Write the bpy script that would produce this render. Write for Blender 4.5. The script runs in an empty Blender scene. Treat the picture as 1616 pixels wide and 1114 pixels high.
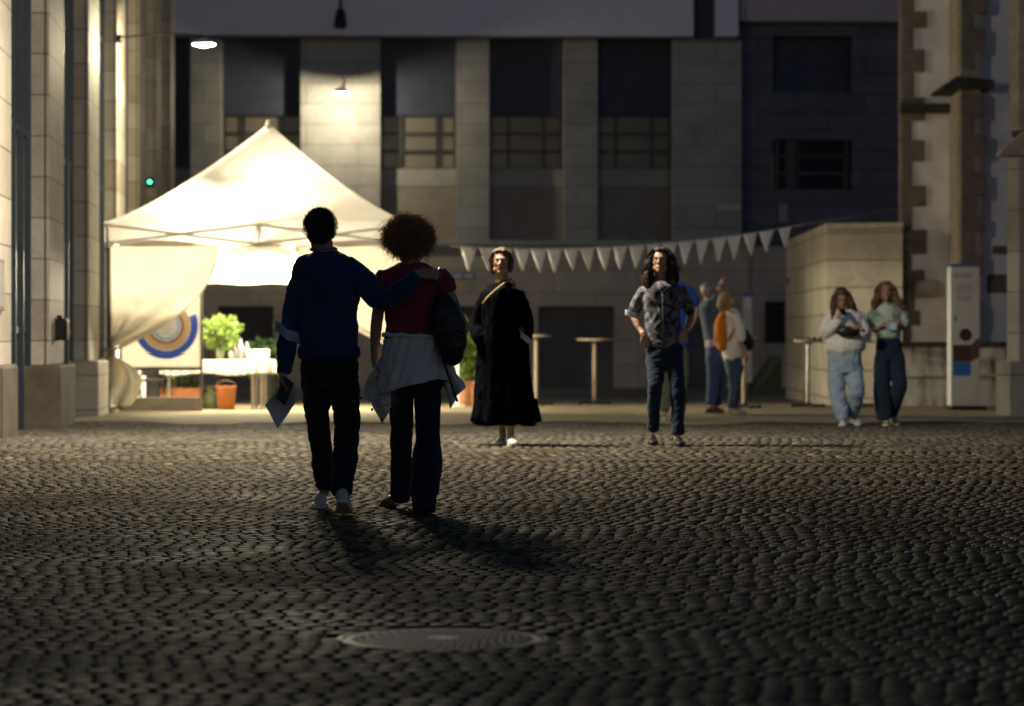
import bpy, math, random
import numpy as np
from mathutils import Vector, Matrix, noise as mnoise
R = math.radians
rng = random.Random(7)
S = bpy.context.scene
COL = S.collection

# ------------------------------------------------------------------ camera
FPX, CXP, HY, EYE = 4500.0, 808.0, 530.0, 1.04      # focal length and axis in pixels of the 1616 px photograph
cam_d = bpy.data.cameras.new('camera'); cam = bpy.data.objects.new('camera', cam_d); COL.objects.link(cam)
cam.location = (0, 0, EYE); cam.rotation_euler = (R(90), 0, 0)
cam_d.sensor_width = 36; cam_d.lens = FPX / 1616 * 36
cam_d.shift_y = -(557 - HY) / 1616
cam_d.clip_start = 0.1; cam_d.clip_end = 2000
cam_d.dof.use_dof = True; cam_d.dof.focus_distance = 17.0; cam_d.dof.aperture_fstop = 2.8
S.camera = cam
# ------------------------------------------------------------------ world, exposure
W = bpy.data.worlds.new('World'); S.world = W; W.use_nodes = True
wn = W.node_tree.nodes; wl = W.node_tree.links
sky = wn.new('ShaderNodeTexSky'); sky.sky_type = 'NISHITA'; sky.sun_disc = False
sky.sun_elevation = R(1.0); sky.sun_rotation = R(150); sky.altitude = 400; sky.ozone_density = 3.7; sky.air_density = 1.2; sky.dust_density = .2
wn['Background'].inputs['Strength'].default_value = 0.13
wl.new(sky.outputs[0], wn['Background'].inputs['Color'])
S.view_settings.view_transform = 'Standard'; S.view_settings.look = 'None'
S.view_settings.exposure = 0.0; S.view_settings.gamma = 1.0
S.render.engine = 'CYCLES'
try:
    S.cycles.use_denoising = True
    S.cycles.sample_clamp_indirect = 4.0
    S.cycles.max_bounces = 6
except Exception: pass

# ------------------------------------------------------------------ helpers
GZ = [(0,0),(18,0),(20.5,.03),(23,.09),(25,.115),(29,.065),(33,.012),(38,-.025),(42,-.05),(46,-.07),(50,-.13),(60,-.2),(75,-.33),(400,-.33)]
def gz(y):
    for (a, za), (b, zb) in zip(GZ, GZ[1:]):
        if y <= b:
            t = max(0, (y-a)/(b-a)); t = t*t*(3-2*t) if b <= 20.5 else t
            return za+(zb-za)*t
    return GZ[-1][1]
def gz_np(y):
    ys = np.linspace(0, 100, 1001); zs = np.array([gz(v) for v in ys])
    return np.interp(y, ys, zs)
def PX(px, d): return (px-CXP)/FPX*d
def PZ(py, d): return EYE-(py-HY)/FPX*d
def P3(px, py, d): return Vector((PX(px, d), d, PZ(py, d)))

class MB:
    def __init__(s): s.v = []; s.f = []; s.m = []
    def add(s, vs, fs, mi=0):
        o = len(s.v); s.v.extend([tuple(v) for v in vs]); s.f.extend([tuple(i+o for i in f) for f in fs]); s.m.extend([mi]*len(fs))
    def box(s, x0, x1, y0, y1, z0, z1, mi=0, b=0.0):
        if x1 < x0: x0, x1 = x1, x0
        if y1 < y0: y0, y1 = y1, y0
        if z1 < z0: z0, z1 = z1, z0
        if b > 0:
            b = min(b, (x1-x0)*.45, (y1-y0)*.45, (z1-z0)*.45)
            vs = []; ring = lambda z, k: [(x0+b+ (-b if k else 0), y0, z)]
            def oct(z, i):
                a = i
                return [(x0+b+0, y0+a, z), (x1-b, y0+a, z), (x1-a, y0+b, z), (x1-a, y1-b, z), (x1-b, y1-a, z), (x0+b, y1-a, z), (x0+a, y1-b, z), (x0+a, y0+b, z)]
            zs = [(z0, b*.6), (z0+b, 0), (z1-b, 0), (z1, b*.6)]
            for z, i in zs: vs += oct(z, i)
            fs = []
            for k in range(3):
                for j in range(8):
                    fs.append((k*8+j, k*8+(j+1) % 8, (k+1)*8+(j+1) % 8, (k+1)*8+j))
            fs.append(tuple(range(7, -1, -1))); fs.append(tuple(range(24, 32)))
            s.add(vs, fs, mi); return
        vs = [(x0,y0,z0),(x1,y0,z0),(x1,y1,z0),(x0,y1,z0),(x0,y0,z1),(x1,y0,z1),(x1,y1,z1),(x0,y1,z1)]
        s.add(vs, [(0,3,2,1),(4,5,6,7),(0,1,5,4),(1,2,6,5),(2,3,7,6),(3,0,4,7)], mi)
    def prism(s, poly, y0, y1, mi=0):            # poly in x,z extruded in y
        n = len(poly)
        vs = [(x, y0, z) for x, z in poly]+[(x, y1, z) for x, z in poly]
        fs = [tuple(range(n)), tuple(range(2*n-1, n-1, -1))]+[((i+1) % n, i, n+i, n+(i+1) % n) for i in range(n)]
        s.add(vs, fs, mi)
    def prismz(s, poly, z0, z1, mi=0):           # poly in x,y extruded in z
        n = len(poly)
        vs = [(x, y, z0) for x, y in poly]+[(x, y, z1) for x, y in poly]
        fs = [tuple(range(n-1, -1, -1)), tuple(range(n, 2*n))]+[(i, (i+1) % n, n+(i+1) % n, n+i) for i in range(n)]
        s.add(vs, fs, mi)
    def tube(s, pts, r, n=8, mi=0, cap=True):
        pts = [Vector(p) for p in pts]; rs = r if isinstance(r, (list, tuple)) else [r]*len(pts)
        vs = []; prev = None
        for i, p in enumerate(pts):
            t = (pts[min(i+1, len(pts)-1)]-pts[max(i-1, 0)]).normalized()
            if prev is None:
                a = t.cross(Vector((0, 0, 1)));
                if a.length < 1e-3: a = t.cross(Vector((1, 0, 0)))
            else: a = prev-t*prev.dot(t)
            a.normalize(); prev = a; b = t.cross(a)
            for k in range(n):
                an = 2*math.pi*k/n; vs.append(p+(a*math.cos(an)+b*math.sin(an))*rs[i])
        fs = [(i*n+k, i*n+(k+1) % n, (i+1)*n+(k+1) % n, (i+1)*n+k) for i in range(len(pts)-1) for k in range(n)]
        if cap: fs += [tuple(range(n-1, -1, -1)), tuple(range((len(pts)-1)*n, len(pts)*n))]
        s.add(vs, fs, mi)
    def lathe(s, prof, c=(0,0,0), n=24, mi=0, sx=1, sy=1, closed=True):
        vs = [(c[0]+r*math.cos(2*math.pi*k/n)*sx, c[1]+r*math.sin(2*math.pi*k/n)*sy, c[2]+z) for r, z in prof for k in range(n)]
        fs = [(i*n+k, i*n+(k+1) % n, (i+1)*n+(k+1) % n, (i+1)*n+k) for i in range(len(prof)-1) for k in range(n)]
        if closed: fs += [tuple(range(n-1, -1, -1)), tuple(range((len(prof)-1)*n, len(prof)*n))]
        s.add(vs, fs, mi)
    def loft(s, P, Rr, side=(1,0,0), n=14, sub=4, cap=True, mi=0, ck=1.0):
        P = [Vector(p) for p in P]; Rr = [(r, r) if not isinstance(r, (tuple, list)) else r for r in Rr]
        def cr(a, b, c, d, t):
            return 0.5*((2*b)+(-a+c)*t+(2*a-5*b+4*c-d)*t*t+(-a+3*b-3*c+d)*t*t*t)
        QP = []; QR = []
        m = len(P)
        for i in range(m-1):
            p0, p1, p2, p3 = P[max(i-1,0)], P[i], P[i+1], P[min(i+2,m-1)]
            for k in range(sub):
                t = k/sub
                QP.append(cr(p0,p1,p2,p3,t))
                rr = []
                for c in (0, 1):
                    rr.append(max(.001, Rr[i][c]+(Rr[i+1][c]-Rr[i][c])*(t*t*(3-2*t))))
                QR.append(rr)
        QP.append(P[-1]); QR.append(list(Rr[-1]))
        side = Vector(side); rings = []
        N = len(QP)
        fr = []
        for i in range(N):
            t = QP[min(i+1,N-1)]-QP[max(i-1,0)]
            t = t.normalized() if t.length > 1e-9 else Vector((0,0,1))
            a = side-t*side.dot(t)
            if a.length < .15: a = t.orthogonal()
            a.normalize(); fr.append((t, a, t.cross(a)))
        out = []
        if cap:
            for k in (3, 2, 1):
                an = k/3.6*math.pi/2; rr = min(QR[0])*ck
                out.append((QP[0]-fr[0][0]*rr*math.sin(an), fr[0], [q*math.cos(an) for q in QR[0]]))
        for i in range(N): out.append((QP[i], fr[i], QR[i]))
        if cap:
            for k in (1, 2, 3):
                an = k/3.6*math.pi/2; rr = min(QR[-1])*ck
                out.append((QP[-1]+fr[-1][0]*rr*math.sin(an), fr[-1], [q*math.cos(an) for q in QR[-1]]))
        vs = []
        for p, (t, a, b), q in out:
            for k in range(n):
                an = 2*math.pi*k/n; vs.append(p+a*(q[0]*math.cos(an))+b*(q[1]*math.sin(an)))
        K = len(out)
        fs = [(i*n+k, i*n+(k+1) % n, (i+1)*n+(k+1) % n, (i+1)*n+k) for i in range(K-1) for k in range(n)]
        fs += [tuple(range(n-1, -1, -1)), tuple(range((K-1)*n, K*n))]
        s.add(vs, fs, mi)
    def ell(s, c, r, M=None, n=14, m=10, mi=0):
        vs = []; c = Vector(c)
        for j in range(1, m):
            ph = math.pi*j/m
            for k in range(n):
                an = 2*math.pi*k/n
                vs.append(Vector((r[0]*math.sin(ph)*math.cos(an), r[1]*math.sin(ph)*math.sin(an), r[2]*math.cos(ph)))+c)
        vs += [c+Vector((0,0,r[2])), c-Vector((0,0,r[2]))]
        if M is not None: vs = [M @ v for v in vs]
        T = (m-1)*n
        fs = [(j*n+k, (j+1)*n+k, (j+1)*n+(k+1) % n, j*n+(k+1) % n) for j in range(m-2) for k in range(n)]
        fs += [(T, k, (k+1) % n) for k in range(n)]+[(T+1, (m-2)*n+(k+1) % n, (m-2)*n+k) for k in range(n)]
        s.add(vs, fs, mi)
    def grid(s, fn, nu, nv, mi=0, thick=0.0):
        vs = [Vector(fn(i/nu, j/nv)) for j in range(nv+1) for i in range(nu+1)]
        w = nu+1
        fs = [(j*w+i, j*w+i+1, (j+1)*w+i+1, (j+1)*w+i) for j in range(nv) for i in range(nu)]
        s.add(vs, fs, mi)
    def build(s, name, mats, parent=None, smooth=False, bevel=0, solid=0):
        me = bpy.data.meshes.new(name); me.from_pydata([tuple(v) for v in s.v], [], s.f)
        mats = mats if isinstance(mats, (list, tuple)) else [mats]
        for mt in mats: me.materials.append(mt)
        if len(mats) > 1: me.polygons.foreach_set('material_index', s.m)
        if smooth: me.polygons.foreach_set('use_smooth', [True]*len(me.polygons))
        me.update()
        o = bpy.data.objects.new(name, me); COL.objects.link(o)
        if parent is not None: o.parent = parent
        if solid:
            md = o.modifiers.new('solid', 'SOLIDIFY'); md.thickness = solid; md.offset = 0
        if bevel:
            md = o.modifiers.new('bevel', 'BEVEL'); md.width = bevel; md.segments = 2; md.limit_method = 'ANGLE'
        return o

def tag(o, label=None, cat=None, group=None, kind=None):
    if label: o['label'] = label
    if cat: o['category'] = cat
    if group: o['group'] = group
    if kind: o['kind'] = kind
    return o
def empty(name, loc=(0,0,0), rz=0, **k):
    o = bpy.data.objects.new(name, None); COL.objects.link(o); o.location = loc; o.rotation_euler = (0, 0, rz); o.empty_display_size = .2
    return tag(o, **k) if k else o

# ------------------------------------------------------------------ materials
def newmat(name):
    m = bpy.data.materials.new(name); m.use_nodes = True
    nt = m.node_tree; return m, nt, nt.nodes['Principled BSDF']
def ramp(nt, fac, stops):
    r = nt.nodes.new('ShaderNodeValToRGB'); e = r.color_ramp.elements
    while len(e) < len(stops): e.new(0.5)
    for i, (p, c) in enumerate(stops): e[i].position = p; e[i].color = (*c, 1) if len(c) == 3 else c
    nt.links.new(fac, r.inputs[0]); return r.outputs[0]
def noi(nt, scale, detail=4, rough=.6, vec=None, dist=0):
    n = nt.nodes.new('ShaderNodeTexNoise'); n.inputs['Scale'].default_value = scale; n.inputs['Detail'].default_value = detail
    n.inputs['Roughness'].default_value = rough; n.inputs['Distortion'].default_value = dist
    if vec is not None: nt.links.new(vec, n.inputs['Vector'])
    return n
def mix(nt, a, b, fac, mode='MIX'):
    m = nt.nodes.new('ShaderNodeMix'); m.data_type = 'RGBA'; m.blend_type = mode
    def put(sock, v):
        if hasattr(v, 'is_linked'): nt.links.new(v, sock)
        elif isinstance(v, (int, float)): sock.default_value = v
        else: sock.default_value = (*v, 1)
    put(m.inputs[6], a); put(m.inputs[7], b)
    if hasattr(fac, 'is_linked'): nt.links.new(fac, m.inputs[0])
    else: m.inputs[0].default_value = fac
    return m.outputs[2]
def bump(nt, b, h, strength=.3, dist=.01, prev=None):
    n = nt.nodes.new('ShaderNodeBump'); n.inputs['Strength'].default_value = strength; n.inputs['Distance'].default_value = dist
    nt.links.new(h, n.inputs['Height'])
    if prev is not None: nt.links.new(prev, n.inputs['Normal'])
    nt.links.new(n.outputs[0], b.inputs['Normal']); return n.outputs[0]
def objvec(nt, sc=(1,1,1), coord='Object'):
    t = nt.nodes.new('ShaderNodeTexCoord'); mp = nt.nodes.new('ShaderNodeMapping'); mp.inputs['Scale'].default_value = sc
    nt.links.new(t.outputs[coord], mp.inputs[0]); return mp.outputs[0]
def plain(name, col, rough=.6, metal=0, var=.25, scale=8, bmp=.15, spec=.5, sheen=0, sc=(1,1,1)):
    m, nt, b = newmat(name); v = objvec(nt, sc)
    n = noi(nt, scale, 5, .6, v)
    c2 = tuple(max(0, c*(1-var)) for c in col); c3 = tuple(min(1, c*(1+var*.5)) for c in col)
    nt.links.new(ramp(nt, n.outputs[0], [(.3, c2), (.7, c3)]), b.inputs['Base Color'])
    b.inputs['Roughness'].default_value = rough; b.inputs['Metallic'].default_value = metal
    b.inputs['Specular IOR Level'].default_value = spec
    if sheen: b.inputs['Sheen Weight'].default_value = sheen; b.inputs['Sheen Roughness'].default_value = .5
    if bmp: bump(nt, b, noi(nt, scale*6, 4, .6, v).outputs[0], bmp, .01)
    return m
def fabric(name, col, var=.18, weave=350, rough=.9, sheen=.15, fold=9):
    m, nt, b = newmat(name); v = objvec(nt)
    n = noi(nt, fold, 4, .55, v)
    c2 = tuple(c*(1-var) for c in col); c3 = tuple(min(1, c*(1+var)) for c in col)
    nt.links.new(ramp(nt, n.outputs[0], [(.3, c2), (.7, c3)]), b.inputs['Base Color'])
    b.inputs['Roughness'].default_value = rough; b.inputs['Sheen Weight'].default_value = sheen; b.inputs['Specular IOR Level'].default_value = .2
    p = bump(nt, b, noi(nt, weave, 2, .5, v).outputs[0], .25, .003)
    return m
def stone(name, c1, c2, mortar, bw, rh, ms=.006, rough=.8, stain=.35, offset=.5, z0=0.0, gloss=0, u0=0.0):
    m, nt, b = newmat(name)
    t = nt.nodes.new('ShaderNodeTexCoord'); sp = nt.nodes.new('ShaderNodeSeparateXYZ'); nt.links.new(t.outputs['Object'], sp.inputs[0])
    ad = nt.nodes.new('ShaderNodeMath'); ad.operation = 'ADD'; nt.links.new(sp.outputs[0], ad.inputs[0]); nt.links.new(sp.outputs[1], ad.inputs[1])
    ad2 = nt.nodes.new('ShaderNodeMath'); ad2.operation = 'ADD'; nt.links.new(ad.outputs[0], ad2.inputs[0]); ad2.inputs[1].default_value = u0
    az = nt.nodes.new('ShaderNodeMath'); az.operation = 'ADD'; nt.links.new(sp.outputs[2], az.inputs[0]); az.inputs[1].default_value = -z0
    cb = nt.nodes.new('ShaderNodeCombineXYZ'); nt.links.new(ad2.outputs[0], cb.inputs[0]); nt.links.new(az.outputs[0], cb.inputs[1])
    br = nt.nodes.new('ShaderNodeTexBrick'); nt.links.new(cb.outputs[0], br.inputs['Vector'])
    br.inputs['Scale'].default_value = 1; br.inputs['Brick Width'].default_value = bw; br.inputs['Row Height'].default_value = rh
    br.inputs['Mortar Size'].default_value = ms; br.inputs['Mortar Smooth'].default_value = .3; br.offset = offset
    br.inputs['Color1'].default_value = (*c1, 1); br.inputs['Color2'].default_value = (*c2, 1); br.inputs['Mortar'].default_value = (*mortar, 1)
    n1 = noi(nt, 1.1, 6, .65, t.outputs['Object'], .3); n2 = noi(nt, 14, 5, .7, t.outputs['Object'])
    st = ramp(nt, n1.outputs[0], [(.3, (1-stain,)*3), (.65, (1.0,)*3)])
    st2 = ramp(nt, n2.outputs[0], [(.25, (.8, .8, .79)), (.7, (1.06, 1.05, 1.03))])
    c = mix(nt, br.outputs['Color'], st, 1.0, 'MULTIPLY'); c = mix(nt, c, st2, 1.0, 'MULTIPLY')
    nt.links.new(c, b.inputs['Base Color']); b.inputs['Roughness'].default_value = rough
    inv = nt.nodes.new('ShaderNodeMath'); inv.operation = 'SUBTRACT'; inv.inputs[0].default_value = 1; nt.links.new(br.outputs['Fac'], inv.inputs[1])
    p = bump(nt, b, inv.outputs[0], .6, .012); bump(nt, b, n2.outputs[0], .25, .01, p)
    return m
def emit(name, col, strength):
    m, nt, b = newmat(name); b.inputs['Base Color'].default_value = (*col, 1)
    b.inputs['Emission Color'].default_value = (*col, 1); b.inputs['Emission Strength'].default_value = strength; return m

M = {}
M['joint'] = plain('joint_soil', (.018, .016, .012), .95, var=.5, scale=20, bmp=.4)
M['stone_left'] = stone('limestone_piers', (.56, .52, .46), (.34, .29, .23), (.12, .10, .08), 40, .46, .007, .62, .3, z0=.06)
M['stone_left_front'] = M['stone_left']
M['stone_plinth'] = plain('plinth_stone', (.11, .095, .075), .8, var=.35, scale=3, bmp=.3)
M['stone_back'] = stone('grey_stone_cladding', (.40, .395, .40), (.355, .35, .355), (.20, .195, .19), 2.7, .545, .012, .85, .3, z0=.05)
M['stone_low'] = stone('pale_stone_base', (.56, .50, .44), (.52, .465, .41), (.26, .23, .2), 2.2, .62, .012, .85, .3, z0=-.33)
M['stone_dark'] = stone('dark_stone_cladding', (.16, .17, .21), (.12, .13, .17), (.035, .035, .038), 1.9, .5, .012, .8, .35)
M['stone_oct'] = stone('board_marked_masonry', (.54, .49, .42), (.46, .42, .36), (.17, .15, .12), 30, .45, .012, .85, .35, z0=.03)
M['slab'] = plain('painted_slab', (.70, .72, .86), .7, var=.08, scale=1.2, bmp=.05)
M['slab2'] = plain('painted_slab_dim', (.48, .42, .48), .7, var=.08, scale=1.2, bmp=.05)
def slats(name, col, pitch, rough=.5, metal=.3):
    m, nt, b = newmat(name); t = nt.nodes.new('ShaderNodeTexCoord'); w = nt.nodes.new('ShaderNodeTexWave')
    w.bands_direction = 'Z'; w.inputs['Scale'].default_value = math.pi*2/(pitch*20)*1.0; nt.links.new(t.outputs['Object'], w.inputs[0])
    n = noi(nt, 3, 4, .6, t.outputs['Object'])
    c = mix(nt, ramp(nt, w.outputs[0], [(0, tuple(q*.6 for q in col)), (.35, col)]), ramp(nt, n.outputs[0], [(.3, (.8,)*3), (.7, (1.1,)*3)]), 1, 'MULTIPLY')
    nt.links.new(c, b.inputs['Base Color']); b.inputs['Roughness'].default_value = rough; b.inputs['Metallic'].default_value = metal
    bump(nt, b, w.outputs[0], .8, .02); return m
M['shutter'] = slats('roller_shutter_metal', (.30, .26, .24), .09, .55, .1)
M['louvre'] = slats('dark_louvre_metal', (.06, .07, .12), .11, .6, .1)
M['garage'] = slats('dark_roller_door', (.17, .155, .16), .12, .55, .1)
M['frame_dark'] = plain('dark_window_metal', (.05, .055, .062), .45, .3, bmp=.03)
M['metal_blue'] = plain('blue_grey_metal', (.055, .075, .10), .38, .6, var=.15, bmp=.03)
M['pane'] = plain('blind_behind_glass', (.17, .155, .135), .3, 0, var=.15, scale=1.5, bmp=0)
M['glass_dark'] = plain('dark_glass', (.012, .014, .018), .12, 0, bmp=0)
M['black_metal'] = plain('black_metal', (.02, .02, .022), .45, .5, bmp=.05)
M['steel'] = plain('brushed_steel', (.45, .44, .42), .35, .9, bmp=.05)
M['white_pl'] = plain('white_laminate', (.72, .72, .74), .5, bmp=.02, var=.06)
M['plaster'] = plain('church_plaster', (.84, .82, .87), .9, var=.22, scale=1.6, bmp=.3)
M['plaster_low'] = None
M['quoin'] = plain('church_sandstone', (.17, .15, .13), .9, var=.35, scale=4, bmp=.4)
M['quoin_light'] = plain('church_buttress_stone', (.36, .31, .25), .9, var=.3, scale=4, bmp=.4)
M['dark_ledge'] = plain('weathered_ledge', (.045, .042, .035), .95, var=.4, scale=6, bmp=.4)
def church_base():
    m, nt, b = newmat('stained_base_render'); v = objvec(nt, (6, 6, .8)); n = noi(nt, 1.2, 5, .65, v, .4)
    v2 = objvec(nt); n2 = noi(nt, 5, 5, .6, v2)
    c = mix(nt, ramp(nt, n.outputs[0], [(.36, (.21, .19, .12)), (.5, (.60, .56, .50)), (.7, (.68, .65, .59))]), ramp(nt, n2.outputs[0], [(.3, (.85,)*3), (.7, (1.05,)*3)]), 1, 'MULTIPLY')
    nt.links.new(c, b.inputs['Base Color']); b.inputs['Roughness'].default_value = .9; bump(nt, b, n2.outputs[0], .3, .01); return m
M['plaster_low'] = church_base()

# ------------------------------------------------------------------ ground
def sett_mat():
    m, nt, b = newmat('granite_setts')
    a = nt.nodes.new('ShaderNodeVertexColor'); a.layer_name = 'tone'
    t = nt.nodes.new('ShaderNodeTexCoord')
    n1 = noi(nt, .55, 4, .6, t.outputs['Object']); n2 = noi(nt, 90, 5, .7, t.outputs['Object']); n3 = noi(nt, 3.0, 4, .6, t.outputs['Object'])
    c = mix(nt, a.outputs[0], ramp(nt, n2.outputs[0], [(.3, (.65,)*3), (.7, (1.2,)*3)]), 1, 'MULTIPLY')
    c = mix(nt, c, ramp(nt, n3.outputs[0], [(.3, (.7, .72, .66)), (.65, (1.1, 1.08, 1.03))]), 1, 'MULTIPLY')
    nt.links.new(c, b.inputs['Base Color'])
    r = ramp(nt, n1.outputs[0], [(.35, (.6,)*3), (.7, (.85,)*3)]); nt.links.new(r, b.inputs['Roughness'])
    b.inputs['Specular IOR Level'].default_value = .07
    bump(nt, b, n2.outputs[0], .25, .001); return m
M['sett'] = sett_mat()
def setts():
    """every sett between y=6.5 and y=22 is real geometry; rows run in shallow arcs"""
    nr = np.random.default_rng(3)
    xs = []; ys = []; w = []; h = []; an = []
    row = .128; y = 5.6; j = 0; cols = None; left = 0; off = 0
    while y < 35.4:
        if left <= 0:                                   # a band of rows keeps its column widths, then they change
            cols = nr.uniform(.078, .102, 250); left = nr.integers(3, 7)
        left -= 1; off = nr.uniform(0, .09) if nr.random() < .5 else (off+nr.normal(0, .007)) % .09
        cols = cols+nr.normal(0, .0022, 250); cols = np.clip(cols, .07, .112)
        x = -10.6+off
        for c in cols:
            xc = x+c/2; x += c
            if abs(xc) > 2.6+y*.215: continue
            ph = xc*1.15+.6*math.sin(y*.31+1); arc = .035*math.sin(ph)+.014*math.sin(xc*3.1+y*.2)
            slope = .04*math.cos(ph)+.043*math.cos(xc*3.1+y*.2)
            xs.append(xc+nr.normal(0, .003)); ys.append(y+arc+nr.normal(0, .002)); w.append(c-.010-nr.uniform(0, .009)); h.append(row-.010-nr.uniform(0, .014)); an.append(math.atan(slope)+nr.normal(0, .015))
        y += row; j += 1
    xs, ys, w, h, an = map(np.array, (xs, ys, w, h, an))
    keep = (ys > 6.0) & (ys < 35.0) & ~((abs(ys-22.12) < .07) & (xs > 1.0)) & ~(((xs-CV[0])**2+(ys-CV[1])**2) < (CV[2]+.035)**2)
    xs, ys, w, h, an = xs[keep], ys[keep], w[keep], h[keep], an[keep]
    n = len(xs)
    # profile grid 5x5 of a rounded sett: outer ring is the foot, then shoulder, then crown
    g = np.array([-1, -.942, 0, .942, 1.0])
    U, V = np.meshgrid(g, g); U = U.ravel(); V = V.ravel()
    e = np.maximum(abs(U), abs(V)); corner = (abs(U) > .8) & (abs(V) > .8)
    base = np.where(e > .95, -.035, np.where(e > .8, -.0012, .0006)); base = np.where(corner & (e < .95), -.003, base)
    sh = np.where(corner, .975, 1.0)
    lx = U[None, :]*sh[None, :]*w[:, None]/2*(1+nr.normal(0, .03, (n, 25))); ly = V[None, :]*sh[None, :]*h[:, None]/2*(1+nr.normal(0, .03, (n, 25)))
    tx = nr.normal(0, .012, n)[:, None]; ty = nr.normal(0, .012, n)[:, None]
    lz = base[None, :]+nr.normal(0, .0005, n)[:, None]+lx*tx*.5+ly*ty*.5+nr.normal(0, .0003, (n, 25))
    c = np.cos(an)[:, None]; s = np.sin(an)[:, None]
    X = xs[:, None]+lx*c-ly*s; Y = ys[:, None]+lx*s+ly*c
    Z = lz+gz_np(Y)-.003
    co = np.stack([X, Y, Z], -1).reshape(-1, 3)
    q = np.array([(r*5+k, r*5+k+1, (r+1)*5+k+1, (r+1)*5+k) for r in range(4) for k in range(4)])
    F = (q[None]+(np.arange(n)*25)[:, None, None]).reshape(-1, 4)
    me = bpy.data.meshes.new('cobbled_pavement')
    me.vertices.add(len(co)); me.vertices.foreach_set('co', co.ravel())
    me.loops.add(F.size); me.loops.foreach_set('vertex_index', F.ravel().astype(np.int32))
    me.polygons.add(len(F)); me.polygons.foreach_set('loop_start', (np.arange(len(F))*4).astype(np.int32)); me.polygons.foreach_set('loop_total', np.full(len(F), 4, np.int32))
    me.update(calc_edges=True)
    ca = me.color_attributes.new('tone', 'FLOAT_COLOR', 'POINT')
    v = nr.uniform(.045, .15, n); v = np.where(nr.random(n) < .05, v*1.6, v)
    warm = nr.normal(0, .05, n)
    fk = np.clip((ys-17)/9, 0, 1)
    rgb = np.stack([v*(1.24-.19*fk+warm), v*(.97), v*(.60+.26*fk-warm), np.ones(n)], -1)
    full = np.repeat(rgb, 25, 0).reshape(n, 25, 4); far = np.clip((ys-24)/9, 0, 1)[:, None, None]; full[:, e > .97, :3] = np.array([.012, .010, .007])*(1-far)+full[:, e > .97, :3]*.7*far; full[:, (corner & (e < .97)), :3] *= .75      # feet of the stones toned dark, fading with distance; top corners slightly darker
    ca.data.foreach_set('color', full.ravel())
    me.materials.append(M['sett'])
    o = bpy.data.objects.new('cobbled_pavement', me); COL.objects.link(o); o['kind'] = 'structure'
CV = (PX(699, 9.88), 9.88, .345)          # manhole cover centre and radius

setts()
def ground_sheet(name, x0, x1, ys, mat, dz=0.0, nx=24):
    mb = MB(); xs = [x0+(x1-x0)*i/nx for i in range(nx+1)]
    vs = [(x, y, gz(y)+dz) for y in ys for x in xs]; w = nx+1
    mb.add(vs, [(j*w+i, j*w+i+1, (j+1)*w+i+1, (j+1)*w+i) for j in range(len(ys)-1) for i in range(nx)])
    o = mb.build(name, mat, smooth=True); o['kind'] = 'structure'; return o
ground_sheet('ground', -400, 400, [-200, -20, 0, 5, 10, 15, 18]+[18+.5*i for i in range(1, 60)]+[50, 60, 75, 120, 400], M['joint'], -.014)
def small_setts():
    m, nt, b = newmat('small_cobbles')
    v = objvec(nt, (1, 1, 1)); vo = nt.nodes.new('ShaderNodeTexVoronoi'); vo.inputs['Scale'].default_value = 11; vo.feature = 'DISTANCE_TO_EDGE'; nt.links.new(v, vo.inputs['Vector'])
    vc = nt.nodes.new('ShaderNodeTexVoronoi'); vc.inputs['Scale'].default_value = 11; nt.links.new(v, vc.inputs['Vector'])
    hs = nt.nodes.new('ShaderNodeSeparateColor'); nt.links.new(vc.outputs['Color'], hs.inputs[0])
    c = ramp(nt, hs.outputs[0], [(0, (.085, .08, .07)), (1, (.19, .18, .17))])
    c = mix(nt, (.02, .018, .015), c, ramp(nt, vo.outputs[0], [(.02, (0,)*3), (.10, (1,)*3)]))
    n = noi(nt, .5, 4, .6, v); c = mix(nt, c, ramp(nt, n.outputs[0], [(.3, (.75,)*3), (.7, (1.15,)*3)]), 1, 'MULTIPLY')
    nt.links.new(c, b.inputs['Base Color']); b.inputs['Roughness'].default_value = .6
    bump(nt, b, ramp(nt, vo.outputs[0], [(0, (0,)*3), (.25, (1,)*3)]), .6, .03); return m
M['small'] = small_setts()
yy = [34.6+.5*i for i in range(0, 3)]
ground_sheet('cobbled_path', -14, 14, yy, M['small'], -.004)
M['gravel'] = plain('yellow_gravel', (.22, .18, .105), .95, var=.45, scale=7, bmp=.6)
M['asphalt'] = plain('dark_asphalt', (.075, .07, .066), .9, var=.3, scale=5, bmp=.4)
def gravel():
    mb = MB(); nx = 120; ys = [34.7+.5*i for i in range(29)]
    vs = []
    for j, y in enumerate(ys):
        for i in range(nx+1):
            x = -12+26*i/nx; yy_ = y+(1.9*mnoise.noise(Vector((x*.7, 0, 0)))+.7*mnoise.noise(Vector((x*3.1, 5, 0)))-.6 if j == 0 else 0); vs.append((x, yy_, gz(yy_)+(.0045 if j < 2 else 0)))
    w_ = nx+1; mb.add(vs, [(j*w_+i, j*w_+i+1, (j+1)*w_+i+1, (j+1)*w_+i) for j in range(len(ys)-1) for i in range(nx)])
    o = mb.build('gravel_path', M['gravel'], smooth=True); o['kind'] = 'structure'
gravel()
ground_sheet('asphalt_road', -16, 20, [48.75, 50, 52, 55, 60, 65, 70, 75, 80, 85], M['asphalt'], -.002)
# leaf litter and stone gutter line across the square
mb = MB(); nrx = random.Random(5); x = 1.1
while x < 6.6:
    L = nrx.uniform(.28, .42); z = gz(22.12); mb.box(x+.008, x+L-.008, 22.09, 22.15, z-.06, z-.02+nrx.uniform(-.003, .003), b=.008); x += L
o = mb.build('stone_gutter', plain('gutter_stone', (.05, .047, .04), .8, bmp=.4)); tag(o, 'dark line of long gutter stones crossing the cobbles behind the couple', 'gutter')

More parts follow.
